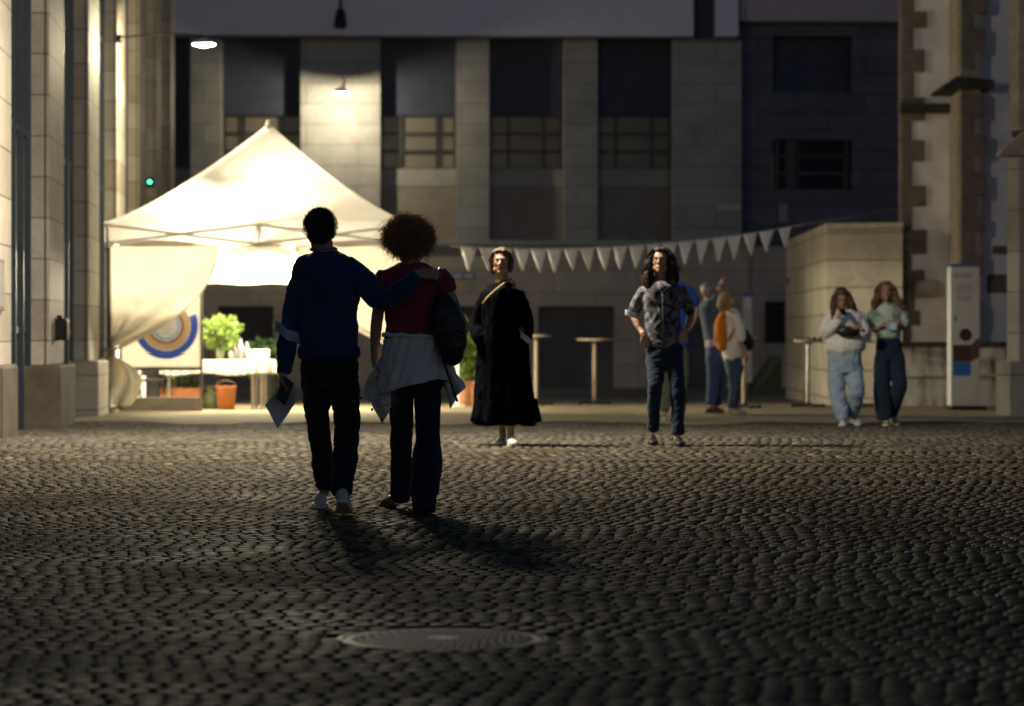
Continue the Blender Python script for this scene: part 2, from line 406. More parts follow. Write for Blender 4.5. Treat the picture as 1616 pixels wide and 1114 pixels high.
def litter():
    q = random.Random(12); mb = MB()
    for _ in range(170):
        y = 8+q.random()**.6*18; x = q.uniform(-1, 1)*(.6+y*.17); z = gz(y)+.002; a = q.uniform(0, 6.28); L = q.uniform(.010, .028); w = L*.55; c, s = math.cos(a), math.sin(a)
        mb.add([(x-c*L, y-s*L, z), (x-s*w*.5, y+c*w*.5, z+q.uniform(.002, .010)), (x+c*L, y+s*L, z+q.uniform(0, .008)), (x+s*w*.5, y-c*w*.5, z+.001)], [(0, 1, 2), (0, 2, 3)])
    tag(mb.build('leaf_litter', plain('dry_leaf', (.34, .26, .13), .8, var=.5, scale=3, bmp=0)), 'tiny dry leaves and scraps scattered over the cobbles', 'litter', kind='stuff')
litter()

# manhole cover
def cover():
    r = CV[2]; z = gz(CV[1]); t = empty('manhole_cover', (CV[0], CV[1], z-.005), label='round cast iron manhole cover set in the cobbles of the foreground', cat='manhole cover')
    iron = plain('cast_iron', (.125, .095, .075), .6, 0, var=.3, scale=9, bmp=.3)
    mb = MB(); mb.lathe([(r+.022, -.06), (r+.022, .000), (r+.004, .002), (r+.002, -.02)], n=64, closed=False); mb.build('rim', iron, t, smooth=False)
    mb = MB(); mb.lathe([(r-.002, -.06), (r-.002, -.002), (r-.03, -.002), (r-.032, -.006), (.0001, -.006)], n=64, closed=False)
    k = -r+.03
    while k < r-.03:                      # diagonal anti-slip ribs
        hl = math.sqrt(max(0, (r-.034)**2-k*k)); c, s = math.cos(R(62)), math.sin(R(62))
        segs = int(hl*2/.06)
        for q in range(segs):
            a = -hl+q*.06+.004; b = min(a+.046, hl)
            if b-a < .01: continue
            pts = [(a, k-.005), (b, k-.005), (b, k+.005), (a, k+.005)]
            pts = [(u*c-v*s, u*s+v*c) for u, v in pts]; mb.prismz(pts, -.008, .001)
        k += .022
    mb.build('lid', iron, t)
    mb = MB(); mb.lathe([(.055, -.008), (.055, .0025), (.04, .0025), (.04, .0)], n=24, closed=False); mb.lathe([(.038, -.004), (.036, .002)], n=20); mb.build('lifting_boss', iron, t)
cover()
# ------------------------------------------------------------------ left building
LB0 = Vector((-2.813, 0, 0)); lang = math.atan2(1, -.0744)
def left_building():
    t = empty('pillared_building', (LB0.x, 0, 0), lang, label='pale limestone building along the left with tall square pillars', cat='building')
    # local x runs along the facade (depth), local -y points to the street
    L = lambda d: d*math.sqrt(1+.0744**2)
    top = 11.0
    mb = MB(); mb.box(L(22), L(69), .60, 6, -.6, top+.6); mb.build('wall', M['frame_dark'], t)
    rears = [15.8, 21.8, 27.8, 34, 40, 46, 52, 58, 64]
    for k, d in enumerate(rears):
        fr = L(d-2.0); re_ = L(d)
        mb = MB(); mb.box(fr, re_, 0, .56, .715, top, b=.012)
        pier = mb.build('pillar', M['stone_left'], t)
        mb = MB(); mb.box(fr-.05, re_+.05, (-.02 if k < 3 else -.13) if k < 5 else -.05, .45, -.5, .71, b=.02); mb.build('plinth', M['stone_plinth'] if k < 4 else M['stone_left'], pier)
        # dark joint strip down the street-side edge, as seen on each pillar
        mb = MB(); mb.box(fr-.012, fr+.004, .035, .05, .72, top); mb.build('edge_joint', M['black_metal'], pier)
    for a, b in zip(rears, rears[1:]):
        x0 = L(a)+.003; x1 = L(b-2)-.003
        mb = MB(); n = 5
        mb.box(x0, x1, .42, .50, -.3, top)
        for i in range(n+1):
            x = x0+(x1-x0)*i/n; mb.box(max(x0, x-.035), min(x1, x+.035), .20, .415, -.3, top)
        for z in (1.1, 3.3, 5.6): mb.box(x0, x1, .24, .415, z-.035, z+.035)
        mb.build('window_bay', M['metal_blue'], t)
        mb = MB()
        for i in range(12): 
            z = 2.2+i*.08; mb.box(x0+.05, x1-.05, .30, .41, z, z+.03)
        mb.build('vent_grille', M['black_metal'], t)
    mb = MB(); mb.box(L(14), L(69.1), -.12, 6, top+.003, top+.5); mb.build('cornice', M['stone_left'], t)
    return t
left_building()
def wall_piece(px, py, d): return P3(px, py, d)
# bollard-like stone block at the near left
mb = MB(); p = P3(15, 690, 27.3)
mb.box(-6.0, PX(10, 26.6), 26.6, 27.26, -.2, PZ(574, 27.0), b=.035)
tag(mb.build('stone_block', M['stone_plinth']), 'low dark stone block at the foot of the nearest left pillar', 'stone block')
# black lantern box on the second pillar, small signal plate on the first
t = empty('wall_box', P3(105, 520, 32.9), label='small black box fixed to the second pillar from the left', cat='box')
t.location.x = -2.813-.0744*33.0+.02
mb = MB(); mb.box(-.06, .13, -.11, .11, -.13, .12, b=.03); mb.build('housing', M['black_metal'], t)
mb = MB(); mb.lathe([(.03, .12), (.035, .15), (.02, .16)], (.03, 0, 0), 12); mb.build('cap', M['black_metal'], t)
d = 26.6; t = empty('notice_panel', (-2.813-.0744*d, d, PZ(450, d)), lang-R(90), label='narrow dark notice frame on the leftmost pillar', cat='notice board')
mb = MB(); mb.box(0.002, .03, -.28, .28, -.24, .24, b=.006); mb.build('frame', M['black_metal'], t)
mb = MB(); mb.box(.0305, .034, -.24, .24, -.2, .2); mb.build('sheet', plain('paper_grey', (.25, .24, .22), .7, bmp=0), t)
d = 55.9; t = empty('signal_lamp', (-2.813-.0744*d, d, PZ(288, d)), label='small green signal lamp on a pillar left of the tent roof', cat='signal lamp')
t.location.x = PX(237, d)
mb = MB(); mb.tube([(-.28, 0, -.02), (-.05, 0, 0)], .02); mb.lathe([(.07, -.09), (.075, .07), (.05, .09)], n=16); mb.build('housing', M['black_metal'], t)
mb = MB(); mb.ell((0, -.07, 0), (.038, .03, .036)); mb.build('lens', emit('green_lens', (.05, .9, .45), 6), t, smooth=True)

# ------------------------------------------------------------------ lamps of the place
lamp_lens = emit('lamp_lens', (1.0, .93, .60), 60)
def light(name, typ, loc, power, col, parent=None, radius=.1, **k):
    ld = bpy.data.lights.new(name, typ); ld.energy = power; ld.color = col
    if typ in ('POINT', 'SPOT'): ld.shadow_soft_size = radius
    for a, b in k.items(): setattr(ld, a, b)
    o = bpy.data.objects.new(name, ld); COL.objects.link(o); o.location = loc
    if parent is not None: o.parent = parent
    return o
def dome_lamp(px, py, d, label, arm, power, sc=1.0, tint=(1, .85, .54)):
    """enamelled dome on a bracket, lens below"""
    t = empty('wall_lamp', P3(px, py, d), label=label, cat='wall lamp', group='dome wall lamps'); t.scale = (sc,)*3; arm = tuple(q/sc for q in arm)
    mb = MB(); mb.lathe([(.02, .12), (.06, .11), (.14, .07), (.22, .01), (.25, -.03), (.245, -.03), (.21, .0), (.13, .055), (.05, .09), (.01, .095)], n=28, closed=False); mb.build('shade', M['white_pl'], t, smooth=True)
    mb = MB(); mb.lathe([(.001, -.075), (.08, -.065), (.15, -.035), (.185, .0), (.14, .02)], n=24, closed=False); mb.build('lens', lamp_lens, t, smooth=True)
    mb = MB(); mb.tube([(0, 0, .16), (arm[0]*.5, arm[1]*.5, .22), (arm[0], arm[1], .12)], .02); mb.ell((arm[0], arm[1], .1), (.07, .07, .1)); mb.build('bracket', M['black_metal'], t)
    light('lamp_light', 'POINT', (0, 0, -.105), power, tint, t, .05)
    return t
dome_lamp(538, 146, 73.45, 'lit dome lamp on the broad stone pilaster above the tent', (0, 1.5, 0), 400)
dome_lamp(322, 69, 44, 'lit dome lamp hanging before the dark bay at upper left', (-1.30, .0, 0), 1000, sc=.72)
def street_lamp():
    t = empty('suspended_street_lamp', (-2.1, 25.1, 5.35), label='enclosed street lamp hung on a cable above the square', cat='street lamp')
    mb = MB(); mb.lathe([(.03, .2), (.08, .17), (.2, .1), (.26, .0), (.25, -.01), (.18, .08), (.06, .14)], n=24, closed=False); mb.build('shade', M['black_metal'], t, smooth=True)
    mb = MB(); mb.lathe([(.001, -.05), (.08, -.045), (.13, -.01), (.13, .04)], n=20, closed=False); mb.build('lens', lamp_lens, t, smooth=True)
    mb = MB(); mb.tube([(-2.7, 0, .45), (0, 0, .22), (4, 0, .3), (10.4, 0, .9)], .008, 6); mb.build('cable', M['black_metal'], t)
    light('lamp_light', 'POINT', (0, 0, -.16), STREET*.65, (1.0, .87, .66), t, .3)
    o = light('lamp_reflector_light', 'SPOT', (0, 0, -.16), STREET*1.7, (1.0, .85, .62), t, .3, spot_size=R(158), spot_blend=1.0); o.rotation_euler = (R(3), R(0), 0)
STREET = 1800
street_lamp()

# ------------------------------------------------------------------ building at the back of the square
BB = 60.0
def bx_(px): return (px-CXP)/BB
def bz_(py): return EYE-(py-HY)/BB
def back_building():
    t = empty('stone_office_building', (0, 75, 0), R(1.6), label='grey stone building closing the square behind the tent and bunting', cat='building')
    # solid masses behind the bays
    mb = MB(); mb.box(-12, bx_(1172), 1.3, 9, 3.3, 16); mb.build('core_wall', M['frame_dark'], t)
    # lower wall with openings cut by building it in pieces
    z0, z1 = -.7, bz_(389)
    ops = [(-9.6, bx_(318), None), ]
    doors = [(bx_(345), bx_(432), bz_(484)), (bx_(722), bx_(748), bz_(484)), (bx_(850), bx_(970), bz_(484)), (bx_(1086), bx_(1118), bz_(500))]
    x = -12.0; mb = MB()
    for a, b, zt in doors:
        mb.box(x, a, 0, 1.2, z0, z1); mb.box(a, b, 0, 1.2, zt, z1); x = b
    mb.box(x, bx_(1183), 0, 1.2, z0, z1); mb.build('ground_floor_wall', M['stone_low'], t)
    mb = MB(); mb.box(-12, bx_(1183)+.0, -.10, 1.25, z1+.002, z1+.14, b=.01); mb.build('ledge', M['stone_back'], t)
    for a, b, zt in doors:
        mb = MB(); mb.box(a-.02, b+.02, .36, .44, z0, zt+.02); mb.build('roller_door', M['garage'], t)
    # plinth course
    x = -12.0
    for a, b, zt in doors+[(bx_(1183), 0, 0)]:
        mb = MB(); mb.box(x, a-.003, -.04, -.003, -.7, .05); x = b+.003; mb.build('plinth', M['stone_low'], t)
    # pilasters
    for a, b in ((302, 350), (475, 600), (720, 772), (890, 943), (1063, 1171)):
        mb = MB(); mb.box(bx_(a), bx_(b), 0.0, 1.29, z1+.145, bz_(61)); mb.build('pilaster', M['stone_back'], t)
    # bays
    for a, b in ((256, 302), (350, 475), (600, 720), (772, 890), (943, 1063)):
        x0, x1 = bx_(a)+.002, bx_(b)-.002
        mb = MB(); mb.box(x0, x1, .62, 1.28, bz_(180), bz_(61)); mb.build('louvre_panel', M['louvre'], t)
        mb = MB(); mb.box(x0, x1, .64, 1.27, bz_(293), bz_(265)); mb.build('spandrel', M['stone_back'], t)
        mb = MB(); mb.box(x0, x1, .66, .76, z1+.145, bz_(293.2)); mb.build('roller_shutter', M['shutter'], t)
        w = x1-x0
        if a == 256: 
            mb = MB(); mb.box(x0, x1, .7, 1.2, bz_(265)+.002, bz_(180)-.002); mb.build('blind_panel', M['louvre'], t); continue
        zb, zt = bz_(264.8), bz_(180.2)
        mb = MB()
        for fx in (0.0, .25, .73, .97): mb.box(x0+w*fx, min(x1, x0+w*fx+.07), .72, .82, zb, zt)
        for k in range(4):
            z = zb+(zt-zb)*k/3; mb.box(x0+.003, x1-.003, .735, .81, max(zb+.002, z-.035), min(zt-.002, z+.035))
        f = mb.build('window', M['frame_dark'], t)
        mb = MB(); mb.box(x0+.01, x1-.01, .84, .88, zb, zt); mb.build('pane', M['pane'], f)
    # projecting upper storey slab
    mb = MB(); mb.box(-12, bx_(1093), -.35, 8, bz_(59), 17); mb.build('upper_storey', M['slab'], t)
    mb = MB(); mb.box(bx_(1093)+.002, bx_(1128), .3, 8, bz_(60), 17); mb.build('upper_recess', M['louvre'], t)
    mb = MB(); mb.box(bx_(1128)+.002, bx_(1164), -.35, 8, bz_(59), 17); mb.build('upper_pier', M['slab'], t)
    mb = MB(); mb.box(-12, bx_(1171), -.12, .5, bz_(63), bz_(60)-.004); mb.build('soffit_strip', M['frame_dark'], t)
    return t
back_building()
# dark neighbour at the right of it
def dark_building():
    t = empty('dark_stone_building', (0, 75, 0), R(1.6), label='dark blue grey building behind the right of the square', cat='building')
    # facade plane pieces (u0,u1,z0,z1) around three openings
    X0, X1 = bx_(1172)+.003, bx_(1470); zt = bz_(31)
    ops = [(bx_(1228), bx_(1355), bz_(140), bz_(50)), (bx_(1232), bx_(1350), bz_(297), bz_(215))]
    mb = MB()
    mb.box(X0, ops[0][0], 1.0, 8, -.7, zt); mb.box(ops[0][1], X1, 1.0, 8, -.7, zt)
    zs = [-.7, ops[1][2], ops[1][3], ops[0][2], ops[0][3], zt]
    for a, b in ((zs[0], zs[1]), (zs[2], zs[3]), (zs[4], zs[5])): mb.box(ops[0][0], ops[0][1], 1.0, 8, a, b)
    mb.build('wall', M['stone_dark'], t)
    a = ops[0]; mb = MB(); mb.box(a[0], a[1], 1.4, 1.6, a[2], a[3]); mb.build('louvre_panel', M['louvre'], t)
    a = ops[1]; mb = MB()
    for fx in (0, .16, .28, .96): mb.box(a[0]+(a[1]-a[0])*fx, a[0]+(a[1]-a[0])*fx+(.3 if fx == .16 else .1), 1.15, 1.35, a[2], a[3])
    for k in range(4):
        z = a[2]+(a[3]-a[2])*k/3; mb.box(a[0]+.004, a[1]-.004, 1.17, 1.34, max(a[2]+.003, z-.04), min(a[3]-.003, z+.04))
    f = mb.build('window', M['frame_dark'], t)
    mb = MB(); mb.box(a[0], a[1], 1.36, 1.5, a[2], a[3]); mb.build('pane', M['glass_dark'], f)
    mb = MB(); mb.box(bx_(1172)+.005, X1, .55, 8, bz_(29), 17); mb.build('upper_storey', M['slab2'], t)
    mb = MB(); mb.box(bx_(1237), bx_(1251), .93, .99, bz_(348), bz_(320)); mb.build('notice_plate', plain('bluish_plate', (.28, .30, .42), .5, bmp=0), t)
    # lower wall right of the joint
    mb = MB(); mb.box(bx_(1183)+.03, bx_(1300), .25, .98, -.7, bz_(389)); 
    mb.build('low_front_wall', M['stone_low'], t)
    mb = MB(); 
    for k in range(6):
        z = bz_(540)+k*.17; mb.box(bx_(1210), bx_(1240), .16, .245, z, z+.07)
    mb.build('louvre_grille', M['black_metal'], t)
    mb = MB(); mb.box(bx_(1210), bx_(1242), .215, .2485, bz_(542), bz_(476)); mb.build('grille_recess', M['glass_dark'], t)
dark_building()
# street name plate, white lettered plate, hanging fixture
t = empty('street_name_plate', (PX(731, 74.7), 74.70, PZ(436, 74.7)), label='small blue street name plate on the pale wall beside the tent', cat='street sign')
mb = MB(); mb.box(-.31, .31, 0, .02, -.10, .10, b=.004); mb.build('plate', plain('blue_enamel', (.06, .08, .30), .35, bmp=0), t)
mb = MB()
for i in range(9):
    if i == 4: continue
    x = -.25+i*.058; mb.box(x, x+.036, -.004, -.0005, -.05, .05)
mb.build('lettering', M['white_pl'], t)
t = empty('pale_wall_plate', (PX(1154, 74.2), 74.86, PZ(328, 74.8)), label='long pale plate on the dark pilaster right of the bunting', cat='sign')
mb = MB(); mb.box(-.32, .32, .0, .03, -.055, .055, b=.004); mb.build('plate', plain('pale_plate', (.5, .45, .5), .5, bmp=0), t)
t = empty('hanging_security_light', (PX(537, 74), 74.0, PZ(30, 74)), label='dark unlit lantern hanging from the upper storey', cat='lantern')
mb = MB(); mb.tube([(0, .2, 1.2), (0, .05, .9), (0, 0, .2)], .035); mb.build('rod', M['black_metal'], t)
mb = MB(); mb.lathe([(.04, .28), (.1, .22), (.15, .0), (.17, -.2), (.1, -.27), (.02, -.28)], n=16); mb.build('body', M['black_metal'], t, smooth=True)

# ------------------------------------------------------------------ angled masonry wall on the right
def angled_wall():
    t = empty('angled_masonry_wall', (0, 0, 0), label='low angled wall of pale coursed masonry left of the church', cat='wall')
    A = (PX(1240, 56), 56); B = (PX(1305, 47), 47); C = (PX(1424, 46.6), 46.6)
    poly = [B, C, (C[0]+1.5, 56), (A[0]+.5, 57), A]
    z = PZ(362, 47)
    mb = MB(); mb.prismz(poly, -.5, z); mb.build('masonry', M['stone_oct'], t)
    cx = sum(p[0] for p in poly)/5; cy = sum(p[1] for p in poly)/5
    big = [((p[0]-cx)*1.02+cx, (p[1]-cy)*1.012+cy) for p in poly]
    mb = MB(); mb.prismz(big, z+.002, z+.09); mb.build('coping', M['stone_oct'], t)
    mb = MB(); mb.box(PX(1243, 55.5)-.06, PX(1243, 55.5)-.03, 55.0, 55.3, PZ(448, 55.5), PZ(440, 55.5)); mb.build('plate', plain('blue_plate_small', (.1, .1, .3), .5, bmp=0), t)
    # sloping ramp kerb at its far side
    mb = MB(); x0 = PX(1186, 62)
    mb.add([(x0, 60, -.3), (A[0]+.3, 60, -.3), (A[0]+.3, 60, .62), (x0, 60, -.05), (x0, 63, -.3), (A[0]+.3, 63, -.3), (A[0]+.3, 63, .62), (x0, 63, -.05)], [(0,1,2,3),(7,6,5,4),(3,2,6,7),(1,0,4,5),(2,1,5,6),(0,3,7,4)])
    mb.build('mossy_ramp', plain('mossy_stone', (.08, .085, .05), .95, bmp=.4), t)
angled_wall()

# ------------------------------------------------------------------ church
def church():
    t = empty('church_wall', (0, 0, 0), label='old plastered church wall with sandstone quoins at the right edge', cat='church')
    rr = random.Random(11); D = 47.0; s = FPX/D
    X = lambda px: PX(px, D); Z = lambda py: PZ(py, D); top = 9
    mb = MB(); mb.prismz([(X(1424), D), (16, D), (16, D+8), (X(1424)*1.19, D+8)], -.5, top); mb.build('plaster_wall', M['plaster'], t)
    # quoins at the left corner: irregular toothed blocks
    def quoins(xe, sgn, y0, y1, wmin, wmax, mat, zb, zt, name, rows=None, t=t, seed=1):
        r2 = random.Random(seed); z = zb; k = 0; mb = MB()
        while z < zt:
            h = r2.uniform(.22, .42); w = (wmax if k % 2 else wmin)*r2.uniform(.8, 1.15)
            mb.box(xe, xe+sgn*w, y0+r2.uniform(0, .012), y1, z+.004, min(z+h, zt)-.004, b=.02); z += h; k += 1
        return mb.build(name, mat, t)
    quoins(X(1421), 1, D-.045, D+.3, .22, .40, M['quoin'], Z(540), top, 'quoin_course', seed=4)
    mb = MB(); mb.box(X(1421)-.02, X(1500), D-.16, D-.05, Z(180), Z(165), b=.02); mb.build('string_course', M['dark_ledge'], t)
    # middle buttress, turned so its lit flank shows
    by0 = D-1.5; b0 = PX(1515, by0); b1 = PX(1541, by0)
    mb = MB(); mb.prismz([(b0, by0+.01), (b1+.06, by0+.01), (b1+.06, D-.01), (PX(1498, D), D-.01)], -.5, top); mb.build('buttress', M['quoin_light'], t)
    quoins(b0+.004, 1, by0-.02, by0+.25, .24, .44, M['quoin'], Z(545), Z(142), 'buttress_quoins', seed=9)
    quoins(b0+.004, 1, by0-.02, by0+.25, .22, .45, M['quoin'], Z(125), top, 'buttress_quoins', seed=13)
    mb = MB(); mb.prism([(PX(1487, by0), PZ(142, by0)), (PX(1566, by0), PZ(142, by0)), (PX(1568, by0), PZ(128, by0)), (PX(1510, by0), PZ(122, by0)), (PX(1490, by0), PZ(136, by0))], by0-.14, D-.18); mb.build('buttress_cap', M['dark_ledge'], t)
    # flank of the near buttress plaster
    mb = MB(); mb.box(b1+.065, 16, D-.9, D-.04, -.5, top); mb.build('plaster_bay', M['plaster'], t)
    # stained base and its ledge
    yb = D-1.75
    mb = MB(); mb.box(PX(1400, yb), 16, yb, by0-.03, -.4, PZ(548, yb)); mb.build('base_wall', M['plaster_low'], t)
    mb = MB(); mb.box(PX(1395, yb), 16, yb-.07, by0-.025, PZ(548, yb)+.003, PZ(540, yb), b=.02); mb.build('base_ledge', M['dark_ledge'], t)
    mb = MB(); mb.box(PX(1400, yb), 16, yb-.05, yb-.004, PZ(594, yb), PZ(589, yb), b=.01); mb.build('base_moulding', M['plaster_low'], t)
    mb = MB()
    for (px, py, w, h) in ((1458, 456, .42, .26), (1575, 398, .5, .13), (1560, 450, .35, .3)): mb.box(PX(px, D)-w/2, PX(px, D)+w/2, D-.93 if px > 1500 else D-.03, D-.3, PZ(py, D)-h/2, PZ(py, D)+h/2, b=.03)
    mb.build('exposed_stone', M['quoin'], t)
    return t
church()
def pier():
    D = 38.2; t = empty('church_buttress', (PX(1604, D), D, gz(D)), label='stepped pale stone buttress at the right edge of the picture', cat='buttress')
    x0 = PX(1592, D)-t.location.x
    st = stone('buttress_ashlar', (.40, .38, .34), (.36, .34, .31), (.15, .14, .12), 20, .55, .008, .85, .35)
    def chp(x0, x1, y0, y1, z0, z1, c=.12):
        mb = MB(); mb.prismz([(x0+c, y0), (x1, y0), (x1, y1), (x0+.56, y1), (x0, y0+c)], z0, z1); return mb
    zz = lambda py: PZ(py, D)-t.location.z
    chp(x0-.16, 3, -.1, 3, -.4, zz(578), .16).build('plinth', st, t)
    mb = MB(); mb.prismz([(x0-.0, -.1), (3, -.1), (3, 3), (x0+.4, 3), (x0-.16, .06)], zz(578)+.003, zz(570)); mb.build('plinth_cap', st, t)
    chp(x0, 3, .0, 3, zz(570)+.004, zz(248), .14).build('shaft', st, t)
    mb = MB(); mb.prism([(x0-.13, zz(246)), (3, zz(246)), (3, zz(205)), (x0+.22, zz(207)), (x0-.1, zz(238))], -.1, .3); mb.build('weathering', M['quoin_light'], t)
    chp(x0+.06, 3, .12, 3, zz(205)+.003, 9, .1).build('upper_shaft', M['quoin_light'], t)
pier()
# ------------------------------------------------------------------ tent
def canvas(name, col, trans=.45):
    m = bpy.data.materials.new(name); m.use_nodes = True; nt = m.node_tree; out = nt.nodes['Material Output']; b = nt.nodes['Principled BSDF']
    v = objvec(nt); n = noi(nt, 3, 4, .6, v); c = ramp(nt, n.outputs[0], [(.3, tuple(q*.92 for q in col)), (.7, col)])
    nt.links.new(c, b.inputs['Base Color']); b.inputs['Roughness'].default_value = .8; b.inputs['Specular IOR Level'].default_value = .2
    tr = nt.nodes.new('ShaderNodeBsdfTranslucent'); nt.links.new(c, tr.inputs[0])
    mx = nt.nodes.new('ShaderNodeMixShader'); mx.inputs[0].default_value = trans
    nt.links.new(b.outputs[0], mx.inputs[1]); nt.links.new(tr.outputs[0], mx.inputs[2]); nt.links.new(mx.outputs[0], out.inputs[0])
    bump(nt, b, noi(nt, 60, 3, .5, v).outputs[0], .1, .005)
    return m
M['canvas'] = canvas('tent_canvas', (.88, .85, .79), .19)
M['canvas_side'] = canvas('tent_side_canvas', (.96, .94, .89), .84)
TD = 41.0; TX0, TX1 = PX(166, TD), PX(645, TD); TCX = (TX0+TX1)/2; TW = (TX1-TX0)/2; TGZ = gz(42.5)
TYC = TD+TW*.93; TDY = TW*.93
def tent():
    t = empty('party_tent', (TCX, TYC, TGZ), label='brightly lit white pavilion tent with a pointed roof and tied back curtains', cat='tent')
    z = lambda py: PZ(py, TD)-TGZ
    ze, zb, zp = z(350), z(389), PZ(196, TYC)-TGZ
    def roof(u, v):
        a = u*2-1; b = v*2-1; m = max(abs(a), abs(b)); h = (max(0, 1-m))**1.27
        h = h if m > .035 else h*.985
        # slack cloth between hip lines
        if m > .04:
            w = min(abs(a), abs(b))/m; sag = -.075*math.sin(math.pi*(1-m))*math.cos(w*math.pi/2)
        else: sag = 0
        return (a*TW, b*TDY, ze+(zp-ze)*h+sag)
    mb = MB(); mb.grid(roof, 56, 56); mb.build('roof', M['canvas'], t, smooth=True)
    mb = MB(); mb.lathe([(.001, .075), (.03, .06), (.05, .0), (.09, -.06)], (0, 0, zp-.02), 16, closed=False); mb.build('peak_cap', M['canvas'], t, smooth=True)
    # valance on four sides with a gently waved hem
    mb = MB()
    def side(fn):
        mb.grid(fn, 60, 4)
    hem = lambda u: .012*math.sin(u*46)+.008*math.sin(u*21+1)
    side(lambda u, v: ((u*2-1)*TW, -TDY-.012+.012*math.sin(u*37)*v, ze+(zb-ze)*v+hem(u)*v))
    side(lambda u, v: ((u*2-1)*TW, TDY+.012, ze+(zb-ze)*v+hem(u)*v))
    side(lambda u, v: (-TW-.012, (u*2-1)*TDY, ze+(zb-ze)*v+hem(u)*v))
    side(lambda u, v: (TW+.012, (u*2-1)*TDY, ze+(zb-ze)*v+hem(u)*v))
    mb.build('valance', M['canvas'], t, smooth=True)
    mb = MB()
    for sy in (-1, 1): mb.box(-TW, TW, sy*(TDY+.02)-.004, sy*(TDY+.02)+.004, zb-.012, zb+.012)
    mb.build('hem_band', M['canvas_side'], t)
    steel = plain('tent_frame_metal', (.14, .12, .10), .4, .7, bmp=.05)
    for sx in (-1, 1):
        for sy in (-1, 1):
            x, y = sx*(TW-.04), sy*(TDY-.05)
            mb = MB(); mb.box(x-.025, x+.025, y-.025, y+.025, .02, ze-.02, b=.006); lg = mb.build('leg', steel, t)
            mb = MB(); mb.box(x-.075, x+.075, y-.075, y+.075, 0, .018, b=.005); mb.build('foot_plate', steel, lg)
    def bar(a, b, r=.02): mb.tube([a, b], r, 6)
    mb = MB(); zt, zl = ze-.06, zb+.03
    for sy in (-1, 1):
        y = sy*(TDY-.05)
        for k in range(2):
            xa = -TW+.06+k*(TW-.06); xb = xa+TW-.06
            bar((xa, y, zt), (xb, y, zl)); bar((xa, y+.03, zl), (xb, y+.03, zt))
        bar((0, y, zt+.06), (0, y, zl-.05), .02)
        bar((-.12, y, zl), (0, y, zt+.02), .01); bar((.12, y, zl), (0, y, zt+.02), .01)
        for k in (-1, 1): bar((k*.98*(TW-.06), y, zl-.03), (k*.98*(TW-.06), y, zt), .012)
    for sx in (-1, 1):
        x = sx*(TW-.05)
        for k in range(2):
            ya = -TDY+.06+k*(TDY-.06); yb = ya+TDY-.06
            bar((x, ya, zt), (x, yb, zl)); bar((x+.03, ya, zl), (x+.03, yb, zt))
    for a, b in (((0, -TDY+.06), (0, 0)), ((0, 0), (0, TDY-.06)), ((-TW+.06, 0), (0, 0)), ((0, 0), (TW-.06, 0))):
        bar((a[0], a[1], zt), (b[0], b[1], zl+.1)); bar((a[0], a[1], zl), (b[0], b[1], zt+.1))
    bar((0, 0, zl), (0, 0, zp-.06), .022)
    mb.build('truss', steel, t)
    # rolled side cloth hanging along the front edge at the middle
    mb = MB(); pts = []; 
    for i in range(13):
        u = i/12; x = PX(362+(470-362)*u, TD)-TCX; pts.append((x, -TDY+.12, PZ(391+4*math.sin(u*math.pi*3)+2*math.sin(u*17), TD)-TGZ-.02))
    mb.tube(pts, [.03+.035*math.sin(math.pi*i/12)+.012*math.sin(i*2.1) for i in range(13)], 10); mb.build('rolled_cloth', M['canvas_side'], t, smooth=True)
    # rear half curtain, right side wall
    yr = TDY-.02; zr = PZ(451, TYC+TDY)-TGZ
    mb = MB(); mb.grid(lambda u, v: ((u*2-1)*(TW-.07), yr+.03*math.sin(u*60+v*2)*(.3+.7*v), zb+.02+(zr-zb)*v+.012*math.sin(u*30)*v), 110, 8); mb.build('rear_curtain', M['canvas'], t, smooth=True)
    mb = MB(); mb.grid(lambda u, v: (-TW+.05+.03*math.sin(u*44+v*3), (u*2-1)*(TDY-.07), zb+.02+(.05-zb)*v), 90, 14); mb.build('left_curtain', M['canvas'], t, smooth=True)
    # front curtains: swept to the legs and tied, tail flaring below the tie
    def drape(sgn):
        edge = [(390, 345), (405, 342), (430, 336), (455, 322), (480, 300), (505, 268), (530, 222), (546, 186), (555, 174), (566, 190), (582, 214), (600, 222), (622, 216), (640, 204)]
        def e(py):
            for (a, xa), (b, xb) in zip(edge, edge[1:]):
                if py <= b: return xa+(xb-xa)*(py-a)/(b-a)
            return edge[-1][1]
        def fn(u, v):
            py = 390+250*v; xe = e(py); x0 = 168; w = xe-x0
            if sgn < 0: pass
            px = x0+w*u
            tight = math.exp(-((py-553)/38)**2)
            dy = .05*math.sin(u*(14+8*v)+py*.02)*(.25+u)+.05*tight*math.sin(u*30)
            if py > 560: dy += .09*math.sin(u*9+py*.05)
            # radiating folds towards the tie
            dy += .025*math.sin(((553-py)*.05)/(w/60+.4)+u*5)
            # rolled free edge
            dy -= .06*math.exp(-((1-u)*9)**2)
            x = (px-168)/FPX*TD
            zz = PZ(py-(10*math.sin(u*math.pi)*(py < 560)), TD)-TGZ
            return ((-TW+.03+x)*sgn, -TDY+.09+dy, zz)
        mb = MB(); mb.grid(fn, 44, 70); o = mb.build('front_curtain', M['canvas_side'], t, smooth=True, solid=.004)
        mb = MB(); x = (-TW+.02)*sgn; mb.lathe([(.05, -.03), (.065, 0), (.05, .03)], (x, -TDY+.06, PZ(553, TD)-TGZ), 14, closed=False); mb.build('tie_band', M['canvas_side'], o, smooth=True)
        def fe(u, v):
            py = 392+163*v; px = e(py)-168; x = -TW+.03+px/FPX*TD; w2 = .05+.16*v
            return ((x-w2*u*.9)*sgn, -TDY+.03-.05*math.sin(u*math.pi)-.02, PZ(py+14*u, TD)-TGZ)
